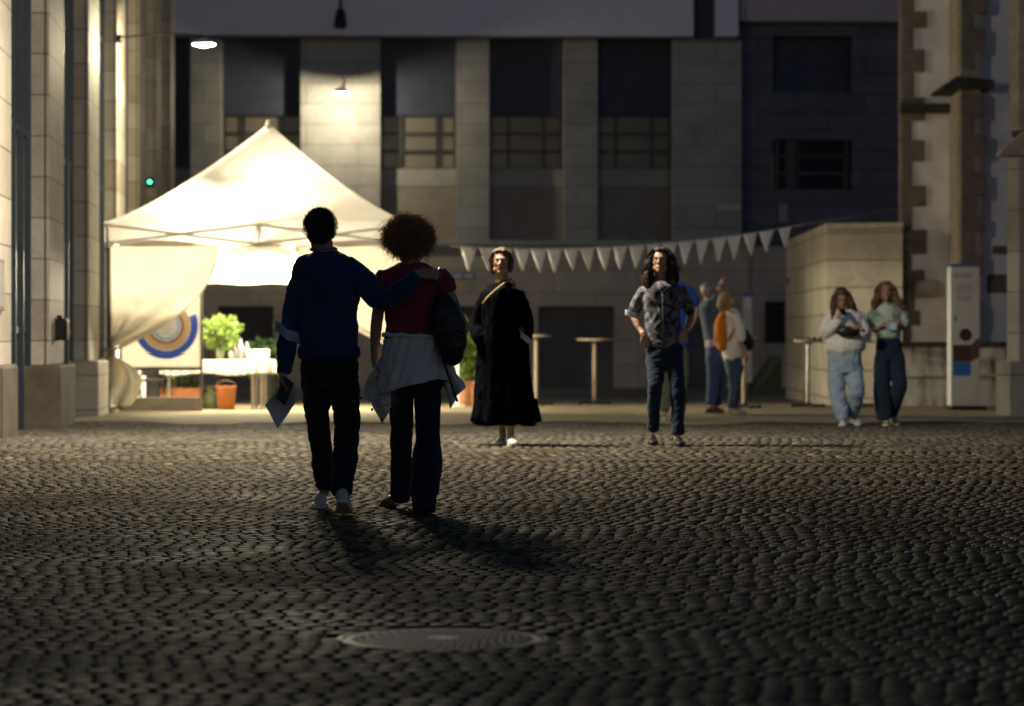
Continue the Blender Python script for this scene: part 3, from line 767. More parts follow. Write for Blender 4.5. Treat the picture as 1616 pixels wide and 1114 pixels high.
        mb = MB(); mb.grid(fe, 8, 50); mb.build('curtain_hem', M['canvas_side'], o, smooth=True, solid=.004)
    drape(1); drape(-1)
    return t
tent()
warm = (1.0, .87, .60)
def tent_lamp(px, d, zz, lab, power):
    t = empty('tent_lamp', (PX(px, d), d, zz), label=lab, cat='lamp', group='lamps hanging inside the tent')
    mb = MB(); mb.tube([(0, 0, .05), (0, 0, .42)], .008, 6); mb.lathe([(.02, .09), (.07, .07), (.11, .02), (.10, .015), (.06, .05)], n=18, closed=False); mb.build('shade', M['white_pl'], t, smooth=True)
    mb = MB(); mb.ell((0, 0, -.02), (.06, .06, .075)); mb.build('bulb', emit('tent_bulb', (1, .86, .55), 60), t, smooth=True)
    light('lamp_light', 'POINT', (0, 0, -.13), power, warm, t, .09)
    return t
TL = 1080
tent_lamp(352, 42.3, 2.5, 'bright lamp hung under the tent roof left of its middle', TL)
tent_lamp(470, 43.4, 2.5, 'bright lamp hung under the tent roof right of its middle', TL)

# printed booth panel inside the front left of the tent
def booth():
    D = 41.6; t = empty('printed_booth_panel', (PX(268, D), D, gz(D)), label='white booth panel printed with blue and cream arcs behind the left curtain', cat='display panel')
    x = lambda px: PX(px, D)-t.location.x; z = lambda py: PZ(py, D)-t.location.z
    post = plain('panel_post', (.16, .16, .15), .4, .5)
    for a in (190, 318): 
        mb = MB(); mb.box(x(a)-.018, x(a)+.018, -.02, .02, .0, z(448), b=.004); mb.build('post', post, t)
    mb = MB(); mb.box(x(190)+.02, x(318)-.02, -.006, .006, z(578), z(452)); mb.build('banner', canvas('banner_print', (.90, .87, .82), .6), t)
    cx, cz = x(262), z(515)
    def ring(r0, r1, a0, a1, mat, name, dy=-.008, cxx=0, czz=0):
        mb = MB(); n = 40; vs = []
        X0, X1, Z0 = x(192)+.02, x(318)-.025, z(576)
        for i in range(n+1):
            a = R(a0+(a1-a0)*i/n)
            for r in (r0, r1):
                px = min(X1, max(X0, cx+cxx+r*math.cos(a))); pz = max(Z0, cz+czz+r*math.sin(a)); vs.append((px, dy, pz))
        mb.add(vs, [(2*i, 2*i+1, 2*i+3, 2*i+2) for i in range(n)]); mb.build(name, mat, t, solid=.002)
    ink = lambda n, c: plain(n, c, .6, bmp=0, var=.08)
    ring(.36, .47, 180, 382, ink('blue_ink', (.03, .10, .55)), 'blue_arc')
    ring(.26, .355, 180, 400, ink('cream_ink', (.62, .45, .27)), 'cream_arc')
    ring(.225, .26, 190, 415, ink('maroon_ink', (.20, .04, .04)), 'maroon_arc')
    ring(.16, .22, 180, 420, ink('pale_blue_ink', (.30, .42, .62)), 'pale_arc')
    ring(.0, .155, 0, 360, ink('white_ink', (.75, .75, .78)), 'white_disc')
    mb = MB(); mb.box(x(190)+.02, x(318)-.02, -.01, .01, z(584), z(578)-.002); mb.build('rail', post, t)
    mb = MB(); mb.box(x(190)+.02, x(319), -.03, .02, .0, z(626), b=.006); mb.build('kick_board', plain('kick_board_grey', (.34, .31, .27), .7), t)
booth()

# serving table with cloth
def table():
    D = 42.6; t = empty('serving_table', (PX(365, D), D+.4, gz(D)), label='long folding table under a white cloth inside the tent', cat='table')
    x = lambda px: PX(px, D)-t.location.x; z = lambda py: PZ(py, D)-t.location.z
    x0, x1 = x(255), x(424); zt = z(568)
    mb = MB(); mb.box(x0, x1, -.36, .40, zt-.035, zt-.004, b=.005); mb.build('tabletop', M['white_pl'], t)
    for xx in (x0+.1, x(398), x(412)):
        for yy in (-.3, .33):
            mb = MB(); mb.box(xx-.02, xx+.02, yy-.02, yy+.02, 0, zt-.036, b=.004); mb.build('leg', plain('table_leg_metal', (.45, .42, .38), .4, .4), t)
    cl = M['cloth_white'] = fabric('white_tablecloth', (.72, .70, .64), .06)
    t2 = empty('tablecloth', (t.location.x, t.location.y, t.location.z), label='white cloth hanging over the front of the serving table', cat='tablecloth')
    def fn(u, v):
        xx = x0-.03+(x1-x0+.06)*u
        if v < .4: return (xx, .42-(.42+.38)*v/.4, zt+.003)
        k = (v-.4)/.6; return (xx+.01*math.sin(u*40), -.39-.02*k+.022*math.sin(u*70+math.sin(u*9)*2)*k, zt+.003-.21*k-(.02*math.sin(u*12)*k))
    mb = MB(); mb.grid(fn, 150, 20); mb.build('cloth_top', cl, t2, smooth=True, solid=.003)
    def fs(u, v): return (x1+.03+.02*v+.02*math.sin(u*20)*v, -.39+.81*u, zt+.002-.2*v)
    mb = MB(); mb.grid(fs, 40, 8); mb.build('cloth_side', cl, t2, smooth=True, solid=.003)
    return D, t.location.z+zt+.006
TDEP, TTOP = table()
# things on the table
glassm, nt, b = newmat('clear_plastic'); b.inputs['Base Color'].default_value = (.85, .86, .82, 1); b.inputs['Roughness'].default_value = .15; b.inputs['Transmission Weight'].default_value = .6
def bottle(px, dy, h, lab, mat):
    t = empty('bottle', (PX(px, TDEP), TDEP+.4+dy, TTOP), label=lab, cat='bottle', group='bottles on the serving table')
    mb = MB(); mb.lathe([(.001, 0), (.034, .002), (.036, h*.55), (.03, h*.68), (.013, h*.8), (.013, h*.95)], n=16, closed=False); mb.build('body', mat, t, smooth=True)
    mb = MB(); mb.lathe([(.016, h*.93), (.016, h)], n=12); mb.build('cap', M['white_pl'], t)
bottle(377, -.1, .30, 'tall white bottle standing right of the potted plant', M['white_pl'])
bottle(385, .08, .25, 'clear bottle just right of the tall white bottle', glassm)
bottle(366, .1, .22, 'short clear bottle beside the plant on the serving table', glassm)
bottle(362, -.18, .14, 'smallest clear bottle at the front of the table by the plant', glassm)
for i, px in enumerate((392, 396, 400, 404, 408, 412, 416)):
    for j in range(2):
        mb = MB(); c = [(.001, 0), (.028, .001), (.036, .09), (.034, .09), (.027, .004)]
        mb.lathe(c, n=14, closed=False)
        if (i+j) % 2: mb.lathe([(r, z+.05) for r, z in c], n=14, closed=False)
        o = mb.build('paper_cup', M['white_pl'], smooth=True); o.location = (PX(px+j*2, TDEP), TDEP+.25+j*.12, TTOP)
        tag(o, 'white cup among the cups at the right end of the serving table', 'cup', 'cups on the serving table')
leafm = None
def leaf_material(name, c1, c2):
    m = bpy.data.materials.new(name); m.use_nodes = True; nt = m.node_tree; b = nt.nodes['Principled BSDF']; out = nt.nodes['Material Output']
    g = nt.nodes.new('ShaderNodeNewGeometry'); c = ramp(nt, g.outputs['Random Per Island'], [(0, c1), (1, c2)])
    nt.links.new(c, b.inputs['Base Color']); b.inputs['Roughness'].default_value = .55
    tr = nt.nodes.new('ShaderNodeBsdfTranslucent'); nt.links.new(c, tr.inputs[0]); mx = nt.nodes.new('ShaderNodeMixShader'); mx.inputs[0].default_value = .35
    nt.links.new(b.outputs[0], mx.inputs[1]); nt.links.new(tr.outputs[0], mx.inputs[2]); nt.links.new(mx.outputs[0], out.inputs[0]); return m
M['leaf'] = leaf_material('leaf_bright', (.07, .13, .02), (.22, .30, .06)); M['leaf_dark'] = leaf_material('leaf_dark', (.02, .05, .015), (.05, .10, .03))
def foliage(c, r, n, leaf, seed, droop=.2):
    q = random.Random(seed); mb = MB()
    for _ in range(n):
        v = Vector((q.gauss(0, 1), q.gauss(0, 1), q.gauss(0, 1))).normalized()*(q.random()**.45)
        lump = 1+.35*mnoise.noise(v*2.3+Vector((seed, 0, 0)))
        p = Vector((c[0]+v.x*r[0]*lump, c[1]+v.y*r[1]*lump, c[2]+v.z*r[2]*lump))
        d = (v+Vector((q.gauss(0, .5), q.gauss(0, .5), q.gauss(0, .5)-droop))).normalized(); s = d.orthogonal().normalized()
        s.rotate(Matrix.Rotation(q.uniform(0, 6.28), 3, d)); L = leaf*q.uniform(.6, 1.3); w = L*.28; nn = d.cross(s)
        mb.add([p, p+d*L*.45+s*w+nn*w*.3, p+d*L, p+d*L*.45-s*w+nn*w*.3], [(0, 1, 2), (0, 2, 3)])
    return mb
def potted(px, D, zb, pot, fol, lab, cat, seed, mat, group=None):
    t = empty('potted_plant', (PX(px, D), D, zb), label=lab, cat=cat, group=group)
    r, h, pm = pot
    mb = MB(); mb.lathe([(.001, 0), (r*.72, .002), (r*.95, h*.88), (r*1.05, h*.9), (r*1.05, h), (r*.9, h), (r*.85, h*.85), (.001, h*.85)], n=24, closed=False); mb.build('pot', pm, t, smooth=False)
    cz, fr, n, leaf = fol
    mb = MB(); q = random.Random(seed)
    for _ in range(14): mb.tube([(q.gauss(0, r*.2), q.gauss(0, r*.2), h*.8), (q.gauss(0, fr[0]*.4), q.gauss(0, fr[1]*.4), cz+q.uniform(-.3, .4)*fr[2])], .005, 5)
    mb.build('stem', plain('green_stem', (.08, .11, .03), .7), t)
    foliage((0, 0, cz), fr, n, leaf, seed).build('foliage', mat, t)
vase = plain('glass_vase_pale', (.35, .38, .26), .25)
potted(348, TDEP+.35, TTOP, (.07, .16, vase), (.40, (.26, .22, .24), 900, .085), 'leafy green bouquet in a pale vase on the serving table', 'plant', 21, M['leaf'])
# flowers in bouquet: part of plant is enough; bucket below, crates, chair
D = 42.5; t = empty('orange_bucket', (PX(357, D), D, gz(D)), label='orange bucket standing under the serving table', cat='bucket')
mb = MB(); mb.lathe([(.001, .002), (.125, .002), (.15, .33), (.158, .335), (.158, .35), (.145, .35), (.12, .02), (.001, .02)], n=26, closed=False); mb.build('body', plain('orange_plastic', (.45, .15, .035), .4, bmp=.02), t, smooth=True)
mb = MB(); mb.tube([(math.cos(a)*.15, -.02-.06*math.sin(a), .32+.12*math.sin(a)) for a in np.linspace(0, math.pi, 12)], .004, 6); mb.build('handle', M['steel'], t)
D = 43.0; t = empty('green_bin_bag', (PX(331, D), D, gz(D)), label='pale green sack slumped left of the orange bucket', cat='sack')
mb = MB(); mb.loft([(0, 0, .03), (0, 0, .12), (.01, 0, .22), (0, .01, .28)], [(.12, .11), (.15, .13), (.11, .1), (.035, .03)], n=18); mb.build('bag', plain('pale_green_plastic', (.25, .30, .16), .4), t, smooth=True)
mb = MB(); mb.lathe([(.03, .28), (.045, .31), (.06, .35)], n=12, closed=False); mb.build('knot', plain('pale_green_plastic2', (.25, .30, .16), .4), t, smooth=True)
D = 42.9; t = empty('orange_crate', (PX(287, D), D, gz(D)), label='long terracotta orange planter box seen through the booth opening', cat='planter')
mb = MB(); w = .62
for a in ((-w/2, w/2, -.15, -.13), (-w/2, w/2, .13, .15)): mb.box(a[0], a[1], a[2], a[3], .12, .32, b=.004)
for a in ((-w/2+.001, -w/2+.02), (w/2-.02, w/2-.001)): mb.box(a[0], a[1], -.129, .129, .12, .32)
mb.box(-w/2+.02, w/2-.02, -.129, .129, .12, .14); mb.build('box', plain('terracotta', (.50, .20, .09), .7), t)
foliage((0, 0, .40), (.28, .1, .1), 260, .06, 31).build('foliage', M['leaf_dark'], t)
mb = MB()
for sx in (-1, 1): mb.box(sx*.25-.02, sx*.25+.02, -.12, .12, 0, .118)
mb.build('foot', M['black_metal'], t)
def stool(px, D, lab):
    t = empty('folding_chair', (PX(px, D), D, gz(D)), label=lab, cat='chair')
    mb = MB(); mb.box(-.2, .2, -.2, .2, .42, .455, b=.01); mb.build('seat', M['black_metal'], t)
    mb = MB(); mb.box(-.2, .2, .19, .215, .5, .62, b=.01); mb.build('backrest', M['black_metal'], t)
    for sx in (-1, 1):
        mb = MB(); mb.tube([(sx*.18, -.19, 0), (sx*.18, .05, .44), (sx*.18, .2, .62)], .012, 8); mb.build('leg', M['black_metal'], t)
        mb = MB(); mb.tube([(sx*.165, .22, 0), (sx*.165, -.12, .43)], .012, 8); mb.build('leg', M['black_metal'], t)
stool(240, 42.7, 'dark folding chair behind the booth opening at lower left')
# box truck-dark chest behind the plant, planters right of the tent
D = 46.5; potted(417, D, gz(D), (.24, .48, M['black_metal']), (.72, (.32, .3, .3), 900, .1), 'dark bushy plant in a black tub behind the tent table', 'plant', 33, M['leaf_dark'])
D = 46.0; t = empty('shrub_planter', (PX(742, D), D, gz(D)), label='bright green shrub in a terracotta box left of the woman in black', cat='planter')
w = .62
mb = MB(); mb.box(-w/2, w/2, -.2, .2, .0, .34, b=.012); mb.box(-w/2-.02, w/2+.02, -.22, .22, .341, .38, b=.01); mb.build('box', plain('terracotta2', (.52, .22, .10), .7), t)
foliage((0, 0, .85), (.30, .22, .52), 2200, .08, 41).build('foliage', M['leaf'], t)
mb = MB()
for k in range(8): mb.tube([(rng.uniform(-.2, .2), rng.uniform(-.1, .1), .36), (rng.uniform(-.2, .2), rng.uniform(-.1, .1), 1.1)], .007, 5)
mb.build('stem', plain('green_stem2', (.08, .11, .03), .7), t)
D = 44.9; t = empty('white_post', (PX(722, D), D, gz(D)), label='thin white post between the curly haired woman and the green shrub', cat='post')
mb = MB(); mb.box(-.03, .03, -.03, .03, 0.02, 1.35, b=.006); mb.build('shaft', M['white_pl'], t)
mb = MB(); mb.box(-.12, .12, -.12, .12, 0, .02, b=.005); mb.build('base', M['white_pl'], t)

# ------------------------------------------------------------------ high tables
wood = plain('pale_table_wood', (.42, .33, .24), .55, var=.15, sc=(1, 6, 1))
def high_table(px, D, h, lab, r=.30, polemat=None):
    t = empty('high_table', (PX(px, D), D, gz(D)), label=lab, cat='standing table', group='round standing tables')
    mb = MB(); mb.lathe([(.001, h-.035), (r-.01, h-.035), (r, h-.028), (r, h-.006), (r-.006, h), (.001, h)], n=40, closed=False); mb.build('tabletop', wood, t)
    mb = MB(); mb.lathe([(.034, .05), (.034, .34), (.04, .345), (.04, .40), (.034, .405), (.03, h-.07), (.06, h-.06), (.11, h-.036)], n=18); mb.build('pole', polemat or wood, t, smooth=False)
    mb = MB()
    for k in range(4):
        a = R(22+90*k); c, s = math.cos(a), math.sin(a); L = .29; w = .035
        pts = [(-s*w, c*w), (L*c-s*w*.6, L*s+c*w*.6), (L*c+s*w*.6, L*s-c*w*.6), (s*w, -c*w)]
        mb.prismz(pts, .012, .045+.0005*k); mb.lathe([(.025, 0), (.025, .02)], (c*.26, s*.26, 0), 8)
    mb.lathe([(.07, .02), (.065, .06), (.04, .075)], n=18); mb.build('base', M['black_metal'], t)
high_table(938, 47.5, PZ(535, 47.5)-gz(47.5), 'wooden standing table with nobody at it before the dark roller door')
high_table(846, 46.2, PZ(529, 46.2)-gz(46.2), 'standing table half hidden behind the woman in the black dress', r=.26)
high_table(1275, 44.5, PZ(537, 44.5)-gz(44.5), 'dark topped standing table left of the two young women', r=.235, polemat=M['steel'])
high_table(1174, 43.6, PZ(533, 43.6)-gz(43.6), 'standing table behind the blond woman with the orange backpack', r=.22)
high_table(1352, 44.8, PZ(537, 44.8)-gz(44.8), 'standing table hidden behind the young woman holding a phone', r=.25)
# dark clutter on two tables
D = 44.5; t = empty('candle_rack', (PX(1276, D), D, PZ(537, D)), label='low dark rack of holders on the table left of the young women', cat='rack')
mb = MB()
for k in range(5): mb.lathe([(.02, .0), (.03, .02), (.028, .045)], (-.18+k*.09, 0, 0.0), 10)
mb.box(-.21, .21, -.03, .03, .0, .012); mb.build('rack', M['black_metal'], t)
# edge-on totem beyond
def totem(px0, px1, pt, pb, D, lab, rot):
    t = empty('info_totem', (PX((px0+px1)/2, D), D, PZ(pb, D)), R(rot), label=lab, cat='information sign', group='white information totems'); return t
D = 62; t = totem(1174, 1186, 468, 607, D, 'narrow white totem with blue top seen far behind the orange backpack', 0)
h = (607-468)/FPX*D; w = 12/FPX*D
mb = MB(); mb.box(-w/2, w/2, -.1, .3, .05, h-.02, b=.01); mb.build('column', M['white_pl'], t)
mb = MB(); mb.box(-w/2-.002, w/2+.002, -.102, .302, h-.019, h+.05, b=.005); mb.build('cap', plain('blue_cap', (.05, .18, .55), .5, bmp=0), t)
mb = MB(); mb.box(-w/2-.1, w/2+.1, -.2, .35, 0, .05, b=.01); mb.build('foot', M['black_metal'], t)
mb = MB()
for k in range(7): mb.box(-.05, .05, -.106, -.1012, h*.55+k*.09, h*.55+k*.09+.03)
mb.build('lettering', plain('grey_ink', (.25, .25, .28), .6, bmp=0), t)

def main_totem():
    D = 42.4; t = empty('info_totem', (PX(1522, D), D, gz(D)), R(0), label='tall white information totem with text and coloured boxes by the church', cat='information sign', group='white information totems')
    s = D/FPX; z = lambda py: PZ(py, D)-t.location.z; x = lambda px: (px-1522)*s
    w0, w1 = x(1500), x(1546)
    mb = MB(); mb.box(w0, w1, 0, .34, .06, z(422), b=.008); mb.build('column', M['white_pl'], t)
    mb = MB(); mb.box(w0-.003, x(1532), -.004, .2, z(422)+.0005, z(417), b=.003); mb.build('top_strip', plain('blue_strip', (.04, .17, .6), .5, bmp=0), t)
    mb = MB(); mb.box(x(1499), x(1554), -.14, .42, 0, .058, b=.01); mb.build('foot', M['black_metal'], t)
    ink = lambda n, c: plain(n, c, .6, bmp=0, var=.08)
    mb = MB(); r2 = random.Random(2)
    def lines(pa, xa, xb, n, dp, hh):
        for k in range(n):
            py = pa+k*dp; xx = xa
            while xx < xb:
                L = r2.uniform(1.6, 4.2); mb.box(x(xx), x(min(xx+L, xb)), -.003, -.0006, z(py+hh), z(py)); xx += L+.8
    lines(433, 1505, 1533, 2, 3.2, 1.9); lines(449, 1510, 1536, 3, 3.0, 1.0); lines(458, 1510, 1534, 2, 3.0, 1.0); lines(468, 1510, 1534, 3, 3.0, 1.0)
    mb.build('lettering', ink('text_ink', (.30, .29, .33)), t)
    cx, cz = x(1524), z(529); n = 40; rr = 10*s
    mb = MB(); mb.prism([(cx+rr*math.cos(2*math.pi*k/n), cz+rr*math.sin(2*math.pi*k/n)) for k in range(n)], -.004, -.0006); mb.build('round_picture', plain('dark_print', (.06, .025, .02), .5, var=.9, scale=30, bmp=0), t)
    mb = MB(); mb.prism([(x(1504), z(570)), (x(1532), z(570)), (x(1532), z(545)), (x(1504), z(545))], -.004, -.0006); mb.build('plum_box', ink('plum_ink', (.075, .035, .055)), t)
    mb = MB(); mb.prism([(x(1532.2), z(570)), (x(1545.4), z(563)), (x(1545.4), z(532)), (x(1532.2), z(545))], -.004, -.0006); mb.build('brown_box', ink('brown_ink', (.17, .065, .055)), t)
    mb = MB(); mb.prism([(x(1504), z(592)), (x(1532), z(592)), (x(1532), z(570.5)), (x(1504), z(570.5))], -.004, -.0006); mb.build('blue_box', ink('blue_box_ink', (.03, .18, .62)), t)
    mb = MB(); mb.prism([(x(1506), z(507)), (x(1509.5), z(507)), (x(1509.5), z(499)), (x(1506), z(499))], -.004, -.0006); mb.build('small_mark', ink('teal_ink', (.12, .3, .42)), t)
main_totem()

# ------------------------------------------------------------------ bunting
def bunting():
    A = Vector((PX(712, 43), 43, PZ(389, 43))); B = Vector((PX(1268, 46), 46, PZ(355, 46)))
    t = empty('bunting', A, label='string of white triangular pennants from the tent to the angled wall', cat='bunting')
    d = B-A
    def pt(u): return Vector((d.x*u, d.y*u, d.z*u-.17*4*u*(1-u)))
    mb = MB(); mb.tube([pt(i/40) for i in range(41)], .009, 6); mb.build('string', M['white_pl'], t)
    cl = fabric('pennant_cloth', (.92, .92, .96), .08)
    q = random.Random(6)
    for px in (738, 766, 793, 819, 843, 868, 893, 918, 944, 970, 997, 1022, 1048, 1074, 1101, 1129, 1153, 1179, 1206, 1237):
        u = (px-712)/(1268-712); u = u*1.0; p = pt(u); tx = (pt(u+.01)-pt(u-.01)).normalized()
        w = .136*q.uniform(.9, 1.1); h = .355*q.uniform(.92, 1.1); sw = q.uniform(-.035, .035); dy = q.uniform(-.05, .05); cv = q.uniform(-.03, .03)
        def fn(a, b, p=p, w=w, h=h):
            ww = w*(1-b*.97); c = p+tx*((a*2-1)*ww)+Vector((sw*b+0, dy*b*b+cv*math.sin(a*math.pi)*(1-b), -h*b))
            return c
        mb = MB(); mb.grid(fn, 6, 8); mb.build('pennant', cl, t, smooth=True, solid=.002)
    # thin stay wires beyond the wall
    mb = MB(); mb.tube([d, Vector((PX(1330, 47), 47, PZ(345, 47)))-A, Vector((PX(1430, 47.2), 47.2, PZ(326, 47.2)))-A], .006, 6)
    mb.build('stay_wire', M['steel'], t)
bunting()
# ------------------------------------------------------------------ people
def skin_mat(name, c):
    m, nt, b = newmat(name); a = nt.nodes.new('ShaderNodeVertexColor'); a.layer_name = 'paint'; v = objvec(nt)
    n = noi(nt, 25, 4, .6, v)
    base = ramp(nt, n.outputs[0], [(.3, tuple(q*.88 for q in c)), (.7, tuple(min(1, q*1.06) for q in c))])
    nt.links.new(mix(nt, base, a.outputs[0], 1, 'MULTIPLY'), b.inputs['Base Color']); b.inputs['Roughness'].default_value = .5
    b.inputs['Subsurface Weight'].default_value = .08; b.inputs['Subsurface Radius'].default_value = (.02, .008, .004)
    bump(nt, b, noi(nt, 300, 2, .5, v).outputs[0], .1, .002); return m
def hair_mat(name, c1, c2):
    m, nt, b = newmat(name); v = objvec(nt, (1, 1, .12)); n = noi(nt, 120, 4, .7, v, .5)
    nt.links.new(ramp(nt, n.outputs[0], [(.3, c1), (.75, c2)]), b.inputs['Base Color']); b.inputs['Roughness'].default_value = .45
    b.inputs['Specular IOR Level'].default_value = .6; bump(nt, b, n.outputs[0], .8, .01); return m
SKIN = skin_mat('skin_warm', (.42, .245, .17)); SKIN2 = skin_mat('skin_tan', (.46, .26, .17))
def remesh(mb, voxel, smooth=3, sf=.6):
    me = bpy.data.meshes.new('tmp'); me.from_pydata([tuple(v) for v in mb.v], [], mb.f); o = bpy.data.objects.new('tmp', me); COL.objects.link(o)
    md = o.modifiers.new('r', 'REMESH'); md.mode = 'VOXEL'; md.voxel_size = voxel; md.adaptivity = 0
    if smooth: sm = o.modifiers.new('s', 'SMOOTH'); sm.factor = sf; sm.iterations = smooth
    dg = bpy.context.evaluated_depsgraph_get(); new = bpy.data.meshes.new_from_object(o.evaluated_get(dg))
    bpy.data.objects.remove(o); bpy.data.meshes.remove(me); return new
def fold_disp(me, amp, sc=(9, 9, 4), seed=0, amp2=.35, zfun=None):
    n = len(me.vertices); co = np.empty(n*3); me.vertices.foreach_get('co', co); co = co.reshape(-1, 3)
    no = np.empty(n*3); me.vertices.foreach_get('normal', no); no = no.reshape(-1, 3)
    s = Vector((seed*3.7, seed*1.3, 0)); out = np.empty(n)
    for i in range(n):
        x, y, z = co[i]
        a = mnoise.noise(Vector((x*sc[0], y*sc[1], z*sc[2]))+s)
        r = 1-abs(mnoise.noise(Vector((x*sc[0]*1.7+a, y*sc[1]*1.7, z*sc[2]*2.6+a))+s))*2.4
        out[i] = a*.7+amp2*r
    if zfun is not None: out *= zfun(co)
    co += no*(out*amp)[:, None]; me.vertices.foreach_set('co', co.ravel()); me.update()
def finish(me, name, mat, parent, paint=None):
    me.name = name; me.materials.clear(); me.materials.append(mat)
    me.polygons.foreach_set('use_smooth', np.ones(len(me.polygons), bool))
    if paint is not None:
        n = len(me.vertices); co = np.empty(n*3); me.vertices.foreach_get('co', co); co = co.reshape(-1, 3)
        ca = me.color_attributes.new('paint', 'FLOAT_COLOR', 'POINT'); c = np.ones((n, 4)); c[:, :3] = paint(co); ca.data.foreach_set('color', c.ravel())
    o = bpy.data.objects.new(name, me); COL.objects.link(o); o.parent = parent; return o
def head_matrix(c, yaw, pitch, roll=0, sc=1.0):
    """local: +y face forward, z up; yaw 0 looks at the camera, 180 away"""
    return Matrix.Translation(c) @ Matrix.Rotation(R(180)+R(yaw), 4, 'Z') @ Matrix.Rotation(R(pitch), 4, 'X') @ Matrix.Rotation(R(roll), 4, 'Y') @ Matrix.Scale(sc, 4)
def head_shapes(mb, H, hw=1.0, smile=0):
    def e(c, r): mb.ell(c, (r[0]*hw, r[1], r[2]), H)
    e((0, -.018, .028), (.075, .094, .092)); e((0, .018, -.03), (.060, .068, .080)); e((0, .040, -.060), (.046, .045, .045))
    e((0, .066, -.094), (.024, .022, .020)); e((0, .072, .022), (.046, .018, .012))
    for s in (-1, 1):
        e((s*.037, .058, -.022), (.021, .022, .024)); e((s*.03, .069, .003), (.013, .010, .009)); e((s*.075, -.008, -.008), (.008, .018, .031)); e((s*.012, .088, -.034), (.008, .010, .008))
        e((s*.045, .02, -.065), (.02, .03, .025))
    mb.loft([H @ Vector(p) for p in ((0, .080, .012), (0, .094, -.012), (0, .103, -.031))], [.008, .010, .012], side=H.to_3x3() @ Vector((1, 0, 0)), n=8)
    e((0, .083, -.060), (.024, .010, .0055)); e((0, .081, -.069), (.020, .010, .007))
def head_paint(H, smile=0, brow=(.18, .12, .09), lips=(.95, .5, .45)):
    Hi = np.array(H.inverted())
    def f(co):
        p = co @ Hi[:3, :3].T+Hi[:3, 3]; x, y, z = p[:, 0], p[:, 1], p[:, 2]; c = np.ones((len(co), 3)); fr = (y > .045) & (abs(z) < .13) & (abs(x) < .09)
        ax = abs(x)
        c[fr & (((ax-.034)/.026)**2+((z+.03)/.028)**2 < 1)] *= (1.06, .86, .82)
        eye = fr & (((ax-.031)/.015)**2+((z-.003)/.0062)**2 < 1); c[eye] = (.55, .62, .72)
        c[fr & (((ax-.031)/.007)**2+((z-.003)/.0065)**2 < 1)] = (.06, .05, .05)
        c[fr & (abs(z-.011-.05*(ax-.03)*0) < .0022) & (ax > .016) & (ax < .047)] = (.2, .13, .1)
        c[fr & (abs(z-.024+((ax-.03)*6)**2*.12) < .0035) & (ax > .014) & (ax < .05)] = brow
        zc = -.064+smile*(x/.026)**2*.008
        lip = fr & (abs(z-zc) < .0085*(1-(x/.03)**2)) & (ax < .027+.006*smile); c[lip] = lips
        c[fr & (abs(z-zc) < .0018) & (ax < .025+.006*smile)] = (.3, .12, .1)
        if smile: c[fr & (abs(z-zc+.0008) < .0032) & (ax < .02)] = (1.5, 2.1, 2.6)
        return np.clip(c, 0, 3)
    return f
def hand_shapes(mb, w, f, pn, curl=.6, ts=1, sc=1.0, spread=.06):
    w = Vector(w); e1 = Vector(f).normalized(); e3 = Vector(pn); e3 = (e3-e1*e3.dot(e1)).normalized(); e2 = e3.cross(e1)*ts
    mb.loft([w-e1*.02*sc, w+e1*.02*sc, w+e1*.055*sc, w+e1*.085*sc], [(.027*sc, .019*sc), (.034*sc, .018*sc), (.041*sc, .016*sc), (.040*sc, .013*sc)], side=e2, n=14)
    cs = curl if isinstance(curl, (list, tuple)) else (curl, curl*1.05, curl*1.12, curl*1.2)
    for i, (L, off) in enumerate(((.070, .030), (.078, .0105), (.073, -.010), (.057, -.029))):
        b = w+e1*(.083-.004*abs(i-1.2))*sc+e2*off*sc; a = 0; pts = [b-e1*.01*sc, b]; sd = spread*(1.4-i)
        for k, q in enumerate((.46, .30, .24)):
            a += cs[i]*(1.0 if k else .8); d = (e1*math.cos(a)+e3*math.sin(a)+e2*sd).normalized(); b = b+d*L*q*sc; pts.append(b)
        mb.loft(pts, [r*sc for r in (.0092, .0092, .0082, .0074, .0062)], side=e2, n=8, sub=2)
    b = w+e1*.024*sc+e2*.026*sc; d1 = (e1*.62+e2*.62+e3*.42).normalized(); d2 = (e1*.85+e2*.2+e3*.45).normalized(); d3 = (e1*.8-e2*.05+e3*.6).normalized()
    mb.loft([b, b+d1*.03*sc, b+d1*.03*sc+d2*.03*sc, b+d1*.03*sc+d2*.03*sc+d3*.022*sc], [.0135*sc, .0115*sc, .0098*sc, .0075*sc], side=e3, n=8, sub=2)
